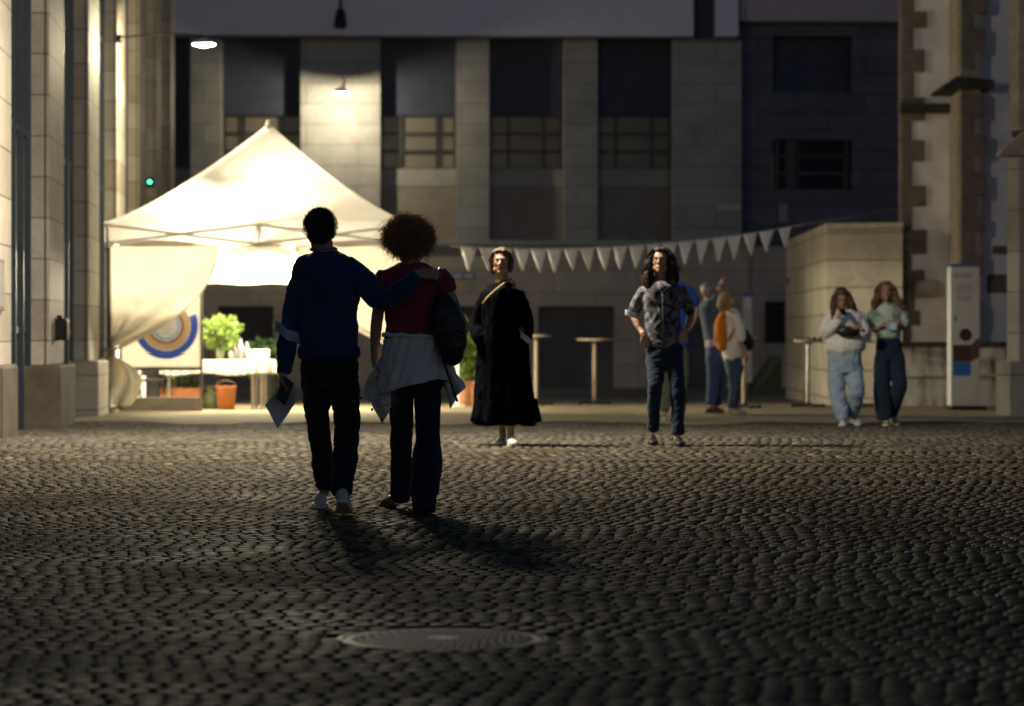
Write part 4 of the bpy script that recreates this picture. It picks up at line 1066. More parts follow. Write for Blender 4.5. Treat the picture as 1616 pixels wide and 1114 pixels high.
def shoe(root, heel, toe, mat, sole_mat, w=.094, h=.085, name='shoe', up=None, shaft=None):
    heel = Vector(heel); toe = Vector(toe); e1 = (toe-heel); L = e1.length; e1.normalize(); e2 = e1.cross(Vector((0, 0, 1))).normalized(); e3 = e2.cross(e1)
    T = [0, .05, .14, .27, .4, .55, .7, .84, .94, 1.0]; Wd = [.30, .60, .72, .72, .74, .88, 1.0, .90, .62, .28]; Hh = [.45, .85, 1.0, 1.02, .95, .74, .60, .50, .42, .24]
    mb = MB(); n = 18; vs = []
    for t, a, q in zip(T, Wd, Hh):
        for k in range(n):
            an = 2*math.pi*k/n; cx = math.cos(an); sx = math.sin(an)
            yy = a*w/2*math.copysign(abs(cx)**.8, cx); zz = .018+(h*q-.018)*(.5+.5*math.copysign(abs(sx)**.8, sx)); yy *= 1-.25*max(0, sx)
            vs.append(heel+e1*(t*L)+e2*yy+e3*zz)
    K = len(T); fs = [(i*n+k, i*n+(k+1) % n, (i+1)*n+(k+1) % n, (i+1)*n+k) for i in range(K-1) for k in range(n)]+[tuple(range(n-1, -1, -1)), tuple(range((K-1)*n, K*n))]
    mb.add(vs, fs)
    o = mb.build(name, mat, root, smooth=True); sb = o.modifiers.new('sub', 'SUBSURF'); sb.levels = 1; sb.render_levels = 1
    mb = MB(); vs = []
    for lev in (0.0, .022):
        for t, a in zip(T, Wd): vs.append(heel+e1*(t*L*1.01-.002)+e2*(a*w/2*1.06)+e3*lev)
        for t, a in zip(T[::-1], Wd[::-1]): vs.append(heel+e1*(t*L*1.01-.002)-e2*(a*w/2*1.06)+e3*lev)
    m = len(T)*2; mb.add(vs, [tuple(range(m)), tuple(range(2*m-1, m-1, -1))]+[(i, (i+1) % m, m+(i+1) % m, m+i) for i in range(m)])
    mb.build('sole', sole_mat, o)
    # lacing
    mb = MB()
    for k in range(4):
        t = .42+.08*k; q = np.interp(t, T, Hh); c = heel+e1*(t*L)+e3*(h*q+.001); mb.tube([c-e2*.02-e3*.006, c+e3*.003, c+e2*.02-e3*.006], .003, 5)
    mb.build('laces', sole_mat, o, smooth=True)
    return o
def strands(mb, n, start, step, seg=7, r=.0022, taper=.4, seed=0):
    q = random.Random(seed)
    for _ in range(n):
        p, st = start(q); pts = [p]
        for k in range(seg): p = step(p, st, k, q); pts.append(p)
        mb.tube(pts, [r*(1-(1-taper)*k/seg) for k in range(seg+1)], 3, cap=False)
def curl_mat(name, c1, c2):
    m, nt, b = newmat(name); g = nt.nodes.new('ShaderNodeNewGeometry'); c = ramp(nt, g.outputs['Random Per Island'], [(0, c1), (1, c2)])
    nt.links.new(c, b.inputs['Base Color']); b.inputs['Roughness'].default_value = .4
    tr = nt.nodes.new('ShaderNodeBsdfTranslucent'); nt.links.new(mix(nt, c, (1.0, .8, .5), .35), tr.inputs[0]); mx = nt.nodes.new('ShaderNodeMixShader'); mx.inputs[0].default_value = .5
    nt.links.new(b.outputs[0], mx.inputs[1]); nt.links.new(tr.outputs[0], mx.inputs[2]); nt.links.new(mx.outputs[0], nt.nodes['Material Output'].inputs[0]); return m
def glasses(root, H, mat):
    mb = MB()
    for s in (-1, 1):
        pts = [H @ Vector((s*.031+.021*math.cos(a), .094-.012*abs(math.cos(a))*0-.004, .001+.017*math.sin(a))) for a in np.linspace(0, 2*math.pi, 19)]
        mb.tube(pts, .0019, 5); mb.tube([H @ Vector((s*.052, .088, .004)), H @ Vector((s*.073, .05, .004)), H @ Vector((s*.078, -.01, .0))], .0018, 5)
    mb.tube([H @ Vector((-.01, .090, .004)), H @ Vector((0, .101, .006)), H @ Vector((.01, .090, .004))], .0018, 5)
    return mb.build('glasses', mat, root, smooth=True)

class Person:
    def __init__(s, name_label, d, cx, gy=None, cat='person', group=None):
        s.d = d; z = gz(d) if gy is None else PZ(gy, d)
        s.o = Vector((PX(cx, d), d, z)); s.root = empty('person', s.o, label=name_label, cat=cat, group=group); s.b = MB(); s.H = None; s.px = d/FPX
    def J(s, px, py, dy=0.0): return P3(px, py, s.d+dy)-s.o if dy == 0 else Vector((PX(px, s.d)-s.o.x, dy, PZ(py, s.d)-s.o.z))
    def head(s, px, py, dy=0, yaw=0, pitch=0, roll=0, sc=1.0, neck=None, hw=1.0, nr=.052):
        c = s.J(px, py, dy); s.H = head_matrix(c, yaw, pitch, roll, sc); head_shapes(s.b, s.H, hw)
        base = s.H @ Vector((0, -.03, -.055)); s.neck_pt = s.J(*neck); low = s.neck_pt
        s.b.loft([base, (base+low)/2, low, low-Vector((0, 0, .07))], [nr*sc, nr*sc*.98, nr*sc*1.12, nr*sc*1.7], n=16)
    def torso(s, rows, k=.86, mb=None, grow=0, n=22, ck=.22):
        """rows of (py, x left, x right, dy, half depth)"""
        P = []; Q = []
        for (py, xl, xr, dy, hd) in rows:
            kk = k if mb or py < 540 else k*.86
            P.append(s.J((xl+xr)/2, py, dy)); Q.append(((xr-xl)/2*s.px*kk+grow, hd*kk+grow))
        (mb or s.b).loft(P, Q, n=n, sub=4, ck=ck); return s
    def limb(s, pts, rad, mb=None, n=14, sub=4, side=(1, 0, 0), ck=.3):
        if mb is None and rad[0] > .06: rad = [rad[0]*.8, rad[1]*.70, rad[2]*.9]
        (mb or s.b).loft([s.J(*p) for p in pts], rad, n=n, sub=sub, side=side, ck=ck if mb else 1)
    def body(s, voxel, mat, smile=0, brow=(.18, .12, .09), lips=(.95, .5, .45)):
        me = remesh(s.b, voxel, 2, .5); return finish(me, 'body', mat, s.root, head_paint(s.H, smile, brow, lips))
    def cloth(s, name, mb, voxel, mat, amp=.008, sc=(9, 9, 5), seed=0, smooth=4, zfun=None, parent=None, amp2=.35):
        me = remesh(mb, voxel, smooth, .6)
        if amp: fold_disp(me, amp, sc, seed, amp2, zfun)
        return finish(me, name, mat, parent or s.root)

white_leather = plain('white_leather', (.62, .62, .58), .45, var=.08, scale=12, bmp=.1); white_rubber = plain('white_rubber', (.68, .68, .64), .6, bmp=.02, var=.06)
black_leather = plain('black_leather', (.018, .017, .017), .38, var=.3, scale=12, bmp=.25); black_rubber = plain('black_rubber', (.02, .02, .02), .7, bmp=.05)
brown_leather = plain('brown_leather', (.20, .085, .035), .5, var=.25, scale=12, bmp=.15)
frame_metal = plain('dark_glasses_frame', (.06, .045, .035), .6, bmp=0); mask_mat = fabric('face_mask', (.42, .55, .68), .08, sheen=0)
papermat = plain('printed_paper', (.66, .62, .60), .7, var=.1, scale=10, bmp=0)
phone = plain('phone_glass', (.01, .01, .012), .15, bmp=0)

# ---- man in the blue sweater --------------------------------------------------
def man():
    s = Person('man in a blue sweater seen from behind with his arm round the woman', 16.9, 524); J = s.J
    s.head(507, 367, 0, yaw=172, pitch=0, sc=1.02, neck=(511, 399, -.02), nr=.058)
    rows = [(598, 480, 558, 0, .10), (575, 473, 566, 0, .125), (545, 474, 564, 0, .12), (505, 473, 562, 0, .125), (462, 466, 567, -.01, .135), (432, 460, 566, -.01, .13), (411, 470, 556, -.01, .10), (400, 492, 534, -.01, .07)]
    s.torso(rows, .86)
    Ll = [(474, 428, 0), (462, 508, .0), (449, 588, -.10)]; Rl = [(556, 428, -.01), (604, 478, -.10), (662, 433, -.17)]
    s.limb(Ll, [.050, .040, .027]); s.limb(Rl, [.050, .042, .028])
    hand_shapes(s.b, J(448, 588, -.10), (-.02, -.12, -1), (.9, -.25, 0), (.85, .8, .8, .85), ts=-1)
    hand_shapes(s.b, J(660, 434, -.17), (1, .15, .05), (-.1, .80, -.60), (.38, .34, .36, .42), ts=-1, sc=1.03)
    LL = [(500, 590, .02), (499, 672, .20), (505, 777, .40)]; RL = [(541, 590, .0), (549, 672, -.10), (545, 775, -.42)]
    s.limb(LL, [.085, .058, .040]); s.limb(RL, [.085, .058, .040])
    s.body(.0065, SKIN2)
    sw = MB(); top = [r if r[0] < 585 else (562, 472, 566, 0, .13) for r in rows if r[0] != 575]
    s.torso(top, 1.0, sw, .004)
    s.limb([(482, 430, 0), (469, 465, 0), (459, 511, 0), (454, 545, -.05), (450, 586, -.10)], [.062, .068, .058, .055, .042], sw)
    s.limb([(546, 422, -.01), (569, 440, -.03), (603, 474, -.10), (632, 462, -.14), (660, 437, -.168)], [.074, .074, .067, .058, .046], sw)
    s.cloth('sweater', sw, .008, fabric('navy_blue_knit', (.022, .05, .11), .15, weave=260, sheen=.25), .015, (7, 7, 9), 1)
    # ribbed hem
    hb = MB(); s.torso([(563, 472, 566, 0, .128), (556, 471, 567, 0, .131), (548, 472, 566, 0, .128)], 1.02, hb, .004); s.cloth('hem_rib', hb, .008, fabric('navy_blue_rib', (.014, .040, .13), .2), .003, (40, 40, 2), 2, 2)
    col = MB()
    for r0, zz in ((.066, 0),):
        P = []; 
        c = J(511, 393, -.02)
        for k in range(25):
            a = 2*math.pi*k/24; P.append(c+Vector((.070*math.cos(a), .066*math.sin(a), .012*math.sin(a)-.004)))
        col.tube(P, .011, 8)
    col.build('collar', fabric('dark_collar', (.02, .025, .04), .1), s.root, smooth=True)
    tr = MB(); tr.tube([c+Vector((.081*math.cos(a), .077*math.sin(a), .010*math.sin(a)-.006)) for a in np.linspace(0, 2*math.pi, 25)], .0045, 6); tr.build('collar_trim', fabric('tan_trim', (.45, .36, .24), .1), s.root, smooth=True)
    pn = MB(); s.torso([(545, 476, 562, 0, .115), (575, 474, 566, 0, .13), (600, 477, 564, 0, .125)], 1.0, pn)
    s.limb([(498, 585, .01), (498, 630, .10), (499, 672, .19), (503, 725, .30), (506, 770, .395)], [(.092, .10), (.082, .085), (.067, .07), (.062, .062), (.060, .062)], pn)
    s.limb([(542, 585, .0), (546, 630, -.05), (549, 675, -.10), (548, 730, -.27), (544, 768, -.405)], [(.092, .10), (.084, .085), (.073, .075), (.072, .072), (.065, .067)], pn)
    s.cloth('trousers', pn, .009, fabric('black_denim', (.010, .011, .016), .2, sheen=.1), .016, (8, 8, 14), 3)
    g = gz(17.3)-s.o.z
    shoe(s.root, J(500, 790, .34)*Vector((1, 1, 0)) if False else Vector((J(500, 790).x-.0, .33, g)), Vector((J(506, 790).x-.045, .60, g)), white_leather, white_rubber, h=.10)
    zh = .085; shoe(s.root, Vector((J(547, 790).x, -.50, zh)), Vector((J(546, 790).x+.012, -.25, .0)), white_leather, white_rubber, h=.10)
    # hair: short dark curls
    hm = hair_mat('dark_brown_hair', (.012, .009, .007), (.035, .025, .018)); hb = MB(); H = s.H
    hb.ell((0, -.028, .042), (.084, .098, .088), H); hb.ell((0, -.06, -.02), (.068, .05, .06), H); hb.ell((0, .03, .09), (.06, .05, .03), H)
    me = remesh(hb, .008, 2); fold_disp(me, .012, (38, 38, 38), 3); ho = finish(me, 'hair', hm, s.root)
    sm = MB()
    def st(q):
        v = Vector((q.gauss(0, 1), q.gauss(0, 1)-.5, q.gauss(0, 1)+.55)).normalized()
        if v.y > .5 and v.z < .3: v.y *= -1
        if v.z < -.75: v.z = -v.z
        return Vector((v.x*.082, -.026+v.y*.096, .034+v.z*.088)), (v, q.uniform(0, 6.28), Vector((q.gauss(0, 1), q.gauss(0, 1), q.gauss(0, 1))).normalized())
    def sp(p, t, k, q):
        v, ph, ax = t; return p+v*.0035+Vector((math.cos(ph+k*1.3), math.sin(ph+k*1.3), math.sin(ph*2+k*1.3)))*.006
    strands(sm, 1500, st, sp, 6, .0016, .5, 2); sm.v = [tuple(H @ Vector(v)) for v in sm.v]; sm.build('curls', hm, ho)
    return s
man_ = man()
# things he holds: mask on the elbow, phone, folded sheet
s = man_; rt = s.o
def held(name, lab, cat): return empty(name, rt, label=lab, cat=cat)
t = empty('face_mask', rt+s.J(452, 522, -.03), label='pale blue face mask hooked round the elbow of the man in blue', cat='face mask')
mb = MB(); mb.grid(lambda u, v: (-.062+.145*u, -.075-.02*math.sin(u*math.pi)+.05*(u-.5)**2*4, .052-.085*u-.058*v+.012*math.sin(v*14)+.008*math.sin(u*9)), 16, 14); mb.build('cloth', mask_mat, t, smooth=True, solid=.003)
mb = MB(); mb.tube([(.0+.068*math.cos(a), .01+.080*math.sin(a), -.01-.02*math.cos(a)) for a in np.linspace(0, 2*math.pi, 22)], .0022, 5); mb.build('ear_loop', mask_mat, t)
t = empty('paper_sheet', rt+s.J(448, 630, -.12), label='folded white sheet hanging from the left hand of the man in blue', cat='paper')
def pz(px, py, dy=0): return s.J(px, py, -.12+dy)-s.J(448, 630, -.12)
A, B, C_, D_ = pz(421, 638), pz(441, 675, -.02), pz(478, 620, .0), pz(456, 592, .02)
mb = MB(); mb.grid(lambda u, v: (A*(1-u)+B*u)*(1-v)+(D_*(1-u)+C_*u)*v+Vector((0, .02*math.sin(u*3.1)+.025*math.sin(v*5), 0)), 12, 12); mb.build('sheet', papermat, t, smooth=True, solid=.0012)
t = empty('phone_case', rt+s.J(452, 616, -.16), label='dark wallet held with the sheet in his left hand', cat='wallet')
A, B, C_, D_ = [q-Vector((0, .03, 0)) for q in (pz(438, 626), pz(453, 638), pz(467, 603), pz(452, 592))]
mb = MB(); off = Vector((0, .008, 0)); o_ = s.J(448, 630, -.12)-s.J(452, 616, -.16)
q4 = [p+o_+Vector((0, .0, 0)) for p in (A, B, C_, D_)]; mb.add([p-off for p in q4]+[p+off for p in q4], [(0,1,2,3),(7,6,5,4),(0,4,5,1),(1,5,6,2),(2,6,7,3),(3,7,4,0)]); mb.build('case', black_leather, t, bevel=.003)

# ---- curly haired woman ---------------------------------------------------------
def curly():
    s = Person('woman with a round mop of curly hair in a maroon shirt seen from behind', 16.95, 655); J = s.J
    s.head(644, 377, 0, yaw=188, pitch=4, sc=.98, neck=(648, 412, -.02), nr=.048)
    rows = [(610, 618, 694, 0, .11), (580, 610, 704, 0, .13), (548, 607, 697, 0, .125), (518, 610, 690, 0, .11), (485, 606, 696, 0, .12), (455, 602, 702, 0, .12), (432, 606, 698, -.01, .10), (418, 628, 676, -.01, .07)]
    s.torso(rows, .88)
    s.limb([(607, 440, 0), (594, 510, .02), (591, 568, .03)], [.045, .036, .025]); hand_shapes(s.b, J(591, 568, .03), (.02, -.05, -1), (.9, 0, 0), .5, ts=-1, sc=.93)
    s.limb([(697, 440, 0), (722, 497, .02), (733, 520, .20)], [.045, .038, .027]); hand_shapes(s.b, J(733, 520, .20), (.2, 1, .15), (-.9, 0, 0), .9, ts=1, sc=.93)
    s.limb([(634, 600, .02), (631, 680, .20), (630, 775, .40)], [.082, .054, .037]); s.limb([(673, 600, 0), (675, 690, -.05), (674, 785, -.33)], [.082, .054, .037])
    s.body(.0065, SKIN)
    sh = MB(); s.torso([(538, 608, 694, 0, .12)]+[r for r in rows if r[0] < 530], 1.0, sh, .004)
    s.limb([(612, 438, 0), (602, 455, 0), (597, 480, .0)], [.068, .066, .055], sh); s.limb([(690, 436, 0), (700, 446, 0), (708, 460, .005)], [.066, .062, .056], sh)
    s.cloth('shirt', sh, .008, fabric('maroon_jersey', (.26, .04, .065), .15), .011, (7, 7, 8), 5)
    pn = MB(); s.torso([(560, 611, 697, 0, .12), (590, 611, 701, 0, .13), (612, 614, 698, 0, .12)], 1.0, pn)
    s.limb([(634, 600, .02), (633, 645, .10), (632, 680, .19), (630, 730, .30), (629, 790, .42)], [(.082, .09), (.072, .08), (.066, .068), (.063, .065), (.062, .075)], pn)
    s.limb([(674, 600, 0), (675, 645, -.03), (675, 690, -.05), (674, 740, -.18), (672, 795, -.34)], [(.084, .09), (.076, .085), (.074, .076), (.089, .09), (.066, .085)], pn)
    s.cloth('trousers', pn, .009, fabric('dark_navy_denim', (.010, .016, .035), .25, sheen=.1), .012, (8, 8, 6), 6)
    g = 0
    shoe(s.root, Vector((J(619, 780).x-.01, .36, 0)), Vector((J(619, 780).x-.075, .59, 0)), brown_leather, black_rubber, w=.085, h=.075)
    shoe(s.root, Vector((J(673, 800).x, -.40, .05)), Vector((J(675, 800).x+.01, -.17, 0)), brown_leather, black_rubber, w=.088, h=.075)
    # jacket tied round the waist
    jm = fabric('cream_linen', (.72, .69, .62), .1, weave=200)
    cx = J(651, 530).x
    def skirt(u, v):
        a = math.pi*(1.02+.96*u) # back half, from left round behind to the right (towards camera = -y)
        z0 = np.interp(u, [0, .5, 1], [537, 531, 527]); z1 = np.interp(u, [0, .1, .25, .45, .62, .75, .88, 1], [622, 621, 616, 607, 602, 596, 599, 603])
        r = .165+.035*v+.012*math.sin(u*26+v*2)*v+.006*math.sin(u*50+v*9)
        py = z0+(z1-z0)*v; cr_ = mnoise.noise(Vector((u*7, v*2.2, 3)))*.022+mnoise.noise(Vector((u*16+v*4, v*5, 8)))*.010; r += cr_*(.35+v)
        x = J(651+3*v, 500).x+math.cos(a)*r*1.0; y = math.sin(a)*(r*.86)
        return (x, y, J(0, py).z)
    mb = MB(); mb.grid(skirt, 70, 26); jk = mb.build('tied_jacket', jm, s.root, smooth=True, solid=.005)
    def flap(poly, dy, name, seed):
        mb = MB(); 
        a, b, c, d = [J(*p, dy) for p in poly]
        mb.grid(lambda u, v: (a*(1-u)+b*u)*(1-v)+(d*(1-u)+c*u)*v+Vector((.006*math.sin(v*8+seed), .03*math.sin(u*5+seed)+.02*math.sin(v*9+u*3), 0)), 20, 20); return mb.build(name, jm, jk, smooth=True, solid=.004)
    flap([(606, 548), (620, 560), (616, 642), (567, 628)], -.02, 'sleeve', 0); flap([(580, 615), (616, 630), (614, 650), (601, 668)], -.045, 'cuff', 1)
    flap([(690, 548), (716, 580), (736, 611), (716, 628)], -.01, 'sleeve', 2); flap([(692, 585), (714, 588), (722, 628), (712, 644)], .02, 'cuff', 3)
    mb = MB()
    for px, py in ((568, 627), (585, 645), (601, 661)): mb.ell(J(px+3, py, -.07), (.008, .004, .008))
    mb.build('buttons', black_leather, jk, smooth=True)
    # belt of rolled cloth at the top
    mb = MB(); mb.tube([Vector((cx+.172*math.cos(a), .142*math.sin(a), J(0, 531).z+.008*math.cos(a)*-1+.004*math.sin(a*9))) for a in np.linspace(0, 2*math.pi, 40)], .014, 8); mb.build('waist_roll', jm, jk, smooth=True)
    # curls
    hm = hair_mat('brown_curly_hair', (.09, .05, .022), (.28, .16, .08)); H = s.H; hb = MB()
    hb.ell((0, -.02, .02), (.094, .098, .086), H); hb.ell((0, -.05, -.04), (.075, .06, .06), H)
    me = remesh(hb, .01, 2); fold_disp(me, .02, (20, 20, 20), 7); ho = finish(me, 'hair', hm, s.root)
    sm = MB()
    def st(q):
        v = Vector((q.gauss(0, 1), q.gauss(0, 1), q.gauss(0, 1)+.25)).normalized()
        if v.y > .6 and v.z < .35: v.y = -v.y
        k = q.uniform(.66, 1.03)*(1+.10*mnoise.noise(v*2.6)); return Vector((v.x*.140*k, -.022+v.y*.125*k, .012+v.z*.114*k)), (v, q.uniform(0, 6.28), q.choice((-1, 1)), q.uniform(.7, 1.3))
    def sp(p, t, k, q):
        v, ph, sg, m = t; a = ph+sg*k*1.05; e = v.orthogonal().normalized(); f = v.cross(e)
        return p+v*.0040*m+(e*math.cos(a)+f*math.sin(a))*.0085*m-Vector((0, 0, .0006*k))
    strands(sm, 4300, st, sp, 8, .0019, .5, 3)
    def st2(q):
        p, t = st(q); v = t[0]; return p*1.0+v*.012, (v, t[1], t[2], t[3]*1.5)
    strands(sm, 900, st2, sp, 9, .0012, .4, 5); sm.v = [tuple(H @ Vector(v)) for v in sm.v]; sm.build('curls', curl_mat('brown_curls', (.26, .15, .07), (.72, .46, .25)), ho)
    return s
cu = curly()
s = cu; t = empty('shoulder_bag', s.o+s.J(711, 520, -.13), label='slouchy black leather bag on the shoulder of the curly haired woman', cat='handbag')
def rel(px, py, dy): return s.J(px, py, dy)-s.J(711, 520, -.13)
mb = MB(); mb.loft([rel(700, 474, -.11), rel(704, 492, -.12), rel(709, 520, -.13), rel(714, 545, -.12), rel(717, 560, -.11)], [(.055, .035), (.085, .055), (.098, .065), (.092, .07), (.06, .055)], n=20)
me = remesh(mb, .008, 3); fold_disp(me, .014, (9, 9, 6), 12); finish(me, 'bag_body', black_leather, t)
mb = MB(); 
for k, dx in ((-1, -4), (1, 4)): mb.tube([rel(697+dx, 482, -.13+.04*k), rel(693+dx*.5, 455, -.15+.03*k), rel(692, 431, -.125+.02*k), rel(694, 424, -.02), rel(697, 432, .10), rel(702, 465, .04)], .007, 6)
mb.build('strap', black_leather, t, smooth=True)
mb = MB(); mb.tube([rel(698, 560, -.16), rel(708, 590, -.19), rel(716, 612, -.2), rel(723, 632, -.2)], .007, 6); mb.build('loose_strap', black_leather, t, smooth=True)
mb = MB(); mb.lathe([(.010, -.004), (.014, 0), (.010, .004)], tuple(rel(695, 487, -.17)), 12); mb.tube([rel(736, 522+6*math.sin(a), -.14)+Vector((.012*math.cos(a), 0, 0)) for a in np.linspace(0, 2*math.pi, 12)], .003, 5); mb.build('buckle', M['steel'], t)

# ---- long hair helper ---------------------------------------------------------------
def long_hair(s, mat, locks, cap=(.083, .098, .094), nst=900, wave=.006, seed=1, parting=.0, capc=(0, -.034, .038), voxel=.009):
    """cap over the skull plus lofted locks given in head-local space; strands follow the locks"""
    H = s.H; hb = MB(); hb.ell(capc, cap, H); hb.ell((0, -.05, -.02), (.078, .055, .08), H); hb.ell((0, .012, .090), (.066, .062, .033), H)
    for pts, rad in locks: hb.loft([H @ Vector(p) for p in pts], rad, n=12)
    me = remesh(hb, voxel, 3)
    inv = np.array(H.inverted())
    fold_disp(me, .010, (42, 42, 7), seed, .5); ho = finish(me, 'hair', mat, s.root)
    sm = MB(); q = random.Random(seed)
    for pts, rad in locks:
        n = max(20, int(nst/len(locks)))
        pv = [Vector(p) for p in pts]; rr = [r if isinstance(r, tuple) else (r, r) for r in rad]
        for _ in range(n):
            a = q.uniform(0, 6.28); k = q.uniform(.9, 1.12); ph = q.uniform(0, 6.28); out = []; N = len(pv)*3
            for i in range(N+1):
                u = i/N*(len(pv)-1); j = min(int(u), len(pv)-2); f = u-j
                p = pv[j].lerp(pv[j+1], f); r0 = rr[j][0]*(1-f)+rr[j+1][0]*f; r1 = rr[j][1]*(1-f)+rr[j+1][1]*f
                out.append(H @ (p+Vector((math.cos(a)*r0*k+wave*math.sin(ph+u*4), math.sin(a)*r1*k+wave*math.cos(ph+u*4), 0))))
            sm.tube(out, [.0022*(1-.5*i/N) for i in range(N+1)], 3, cap=False)
    sm.build('strands', mat, ho); return ho

# ---- woman in the black dress ------------------------------------------------------------
def dress():
    s = Person('woman in a long black dress with a beige strap across her chest', 24.6, 797); J = s.J
    s.head(791, 415, 0, yaw=-6, pitch=9, roll=0, sc=1.0, neck=(793, 442, .02), nr=.047)
    rows = [(600, 770, 820, 0, .11), (560, 765, 826, 0, .13), (525, 767, 822, 0, .11), (495, 765, 823, 0, .12), (465, 763, 825, 0, .12), (452, 772, 816, .01, .08)]
    s.torso(rows, .85)
    s.limb([(769, 468, 0), (753, 510, .02), (771, 538, -.09)], [.034, .034, .024]); hand_shapes(s.b, J(771, 538, -.09), (.7, .1, -.7), (0, 1, 0), .35, ts=1, sc=.9)
    s.limb([(816, 468, 0), (831, 510, .02), (823, 535, -.09)], [.034, .034, .024]); hand_shapes(s.b, J(824, 535, -.10), (-.6, .1, -.75), (0, 1, 0), .35, ts=-1, sc=.9)
    s.limb([(783, 590, 0), (788, 640, -.05), (794, 690, .05)], [.075, .05, .033]); s.limb([(805, 590, 0), (806, 640, -.12), (806, 690, -.12)], [.075, .05, .033])
    s.body(.0075, SKIN, 0, (.3, .2, .15))
    dm = fabric('black_cotton', (.0025, .003, .006), .2, sheen=.0); dm.node_tree.nodes['Principled BSDF'].inputs['Specular IOR Level'].default_value = .03
    dr = MB(); s.torso([(446, 784, 804, .01, .06), (450, 776, 812, .01, .085), (457, 767, 819, .01, .10), (465, 757, 829, 0, .13), (475, 756, 830, 0, .137), (510, 757, 830, 0, .15), (545, 753, 835, 0, .165), (590, 751, 837, 0, .18), (625, 748, 840, 0, .19), (645, 746, 845, 0, .195), (662, 744, 849, 0, .20)], 1.0, dr)
    for k in range(9):        # deep folds of the skirt become a scalloped hem
        a = math.pi*2*k/9; 
        dr.loft([J(797+30*math.cos(a), 560, .12*math.sin(a)), J(797+38*math.cos(a), 620, .16*math.sin(a)), J(797+46*math.cos(a+.1), 662+(5 if k % 2 else 0), .17*math.sin(a+.1))], [.03, .045, .05], n=10, ck=.3)
    s.limb([(771, 466, 0), (758, 490, .01), (752, 515, .02), (757, 532, -.04), (769, 545, -.085)], [.064, .070, .074, .066, .045], dr)
    s.limb([(816, 466, 0), (826, 490, .01), (830, 512, .02), (830, 530, -.05), (822, 541, -.09)], [.066, .068, .068, .060, .045], dr)
    s.cloth('dress', dr, .011, dm, .018, (9, 9, 2.2), 8)
    # ruffled lower tier
    def tier(u, v):
        a = 2*math.pi*u; w = 1+.05*math.sin(a*9+1)+.03*math.sin(a*17); r = np.interp(v, [0, 1], [.255, .295])*w
        return J(797, 600).x+math.cos(a)*r, math.sin(a)*r*.72, J(0, 628).z+(J(0, 664).z-J(0, 628).z)*v+.02*math.sin(a*5+2)*v-.02*math.cos(a+.9)*v
    mb = MB(); mb.grid(tier, 120, 10); mb.build('ruffle', dm, s.root, smooth=True, solid=.006)
    mb = MB()
    mb.tube([J(762, 480, -.135), J(770, 470, -.142), J(782, 459, -.135), J(797, 447, -.10), J(806, 441, -.03), J(812, 447, .06), J(815, 470, .14)], .009, 8); mb.build('strap', fabric('beige_webbing', (.42, .30, .14), .1), s.root, smooth=True)
    z = gz(24.6)-s.o.z
    shoe(s.root, Vector((J(794, 0).x, .10, z)), Vector((J(789, 0).x, -.15, z)), white_leather, white_rubber, w=.088, h=.09); shoe(s.root, Vector((J(806, 0).x, -.08, z)), Vector((J(810, 0).x, -.33, z-.004)), white_leather, white_rubber, w=.09, h=.09)
    hm = hair_mat('light_brown_hair', (.06, .034, .018), (.17, .10, .05))
    long_hair(s, hm, [([(-.062, .02, .08), (-.083, .0, .02), (-.082, -.01, -.05), (-.075, -.01, -.085)], [.016, .02, .016, .008]), ([(.062, .02, .08), (.083, .0, .02), (.080, -.01, -.04), (.072, -.01, -.10)], [.016, .02, .015, .007]), ([(0, -.10, .03), (0, -.13, .02), (0, -.12, -.02)], [.04, .045, .03])], nst=500, seed=4, capc=(0, -.032, .044))
    glasses(s.root, s.H, frame_metal)
    return s
dw = dress()
s = dw; t = empty('face_mask', s.o+s.J(829, 533, -.15), label='pale blue face mask poking from the pocket of the black dress', cat='face mask')
mb = MB(); mb.grid(lambda u, v: (-.04+.085*u, .02*math.sin(u*6), .05-.075*u*.9-.045*v+.01*math.sin(v*12)), 10, 8); mb.build('cloth', mask_mat, t, smooth=True, solid=.003)
mb = MB(); mb.tube([(-.03, 0, .03), (-.05, .01, .07), (-.035, .02, .09), (-.01, .01, .05)], .002, 5); mb.build('ear_loop', mask_mat, t)

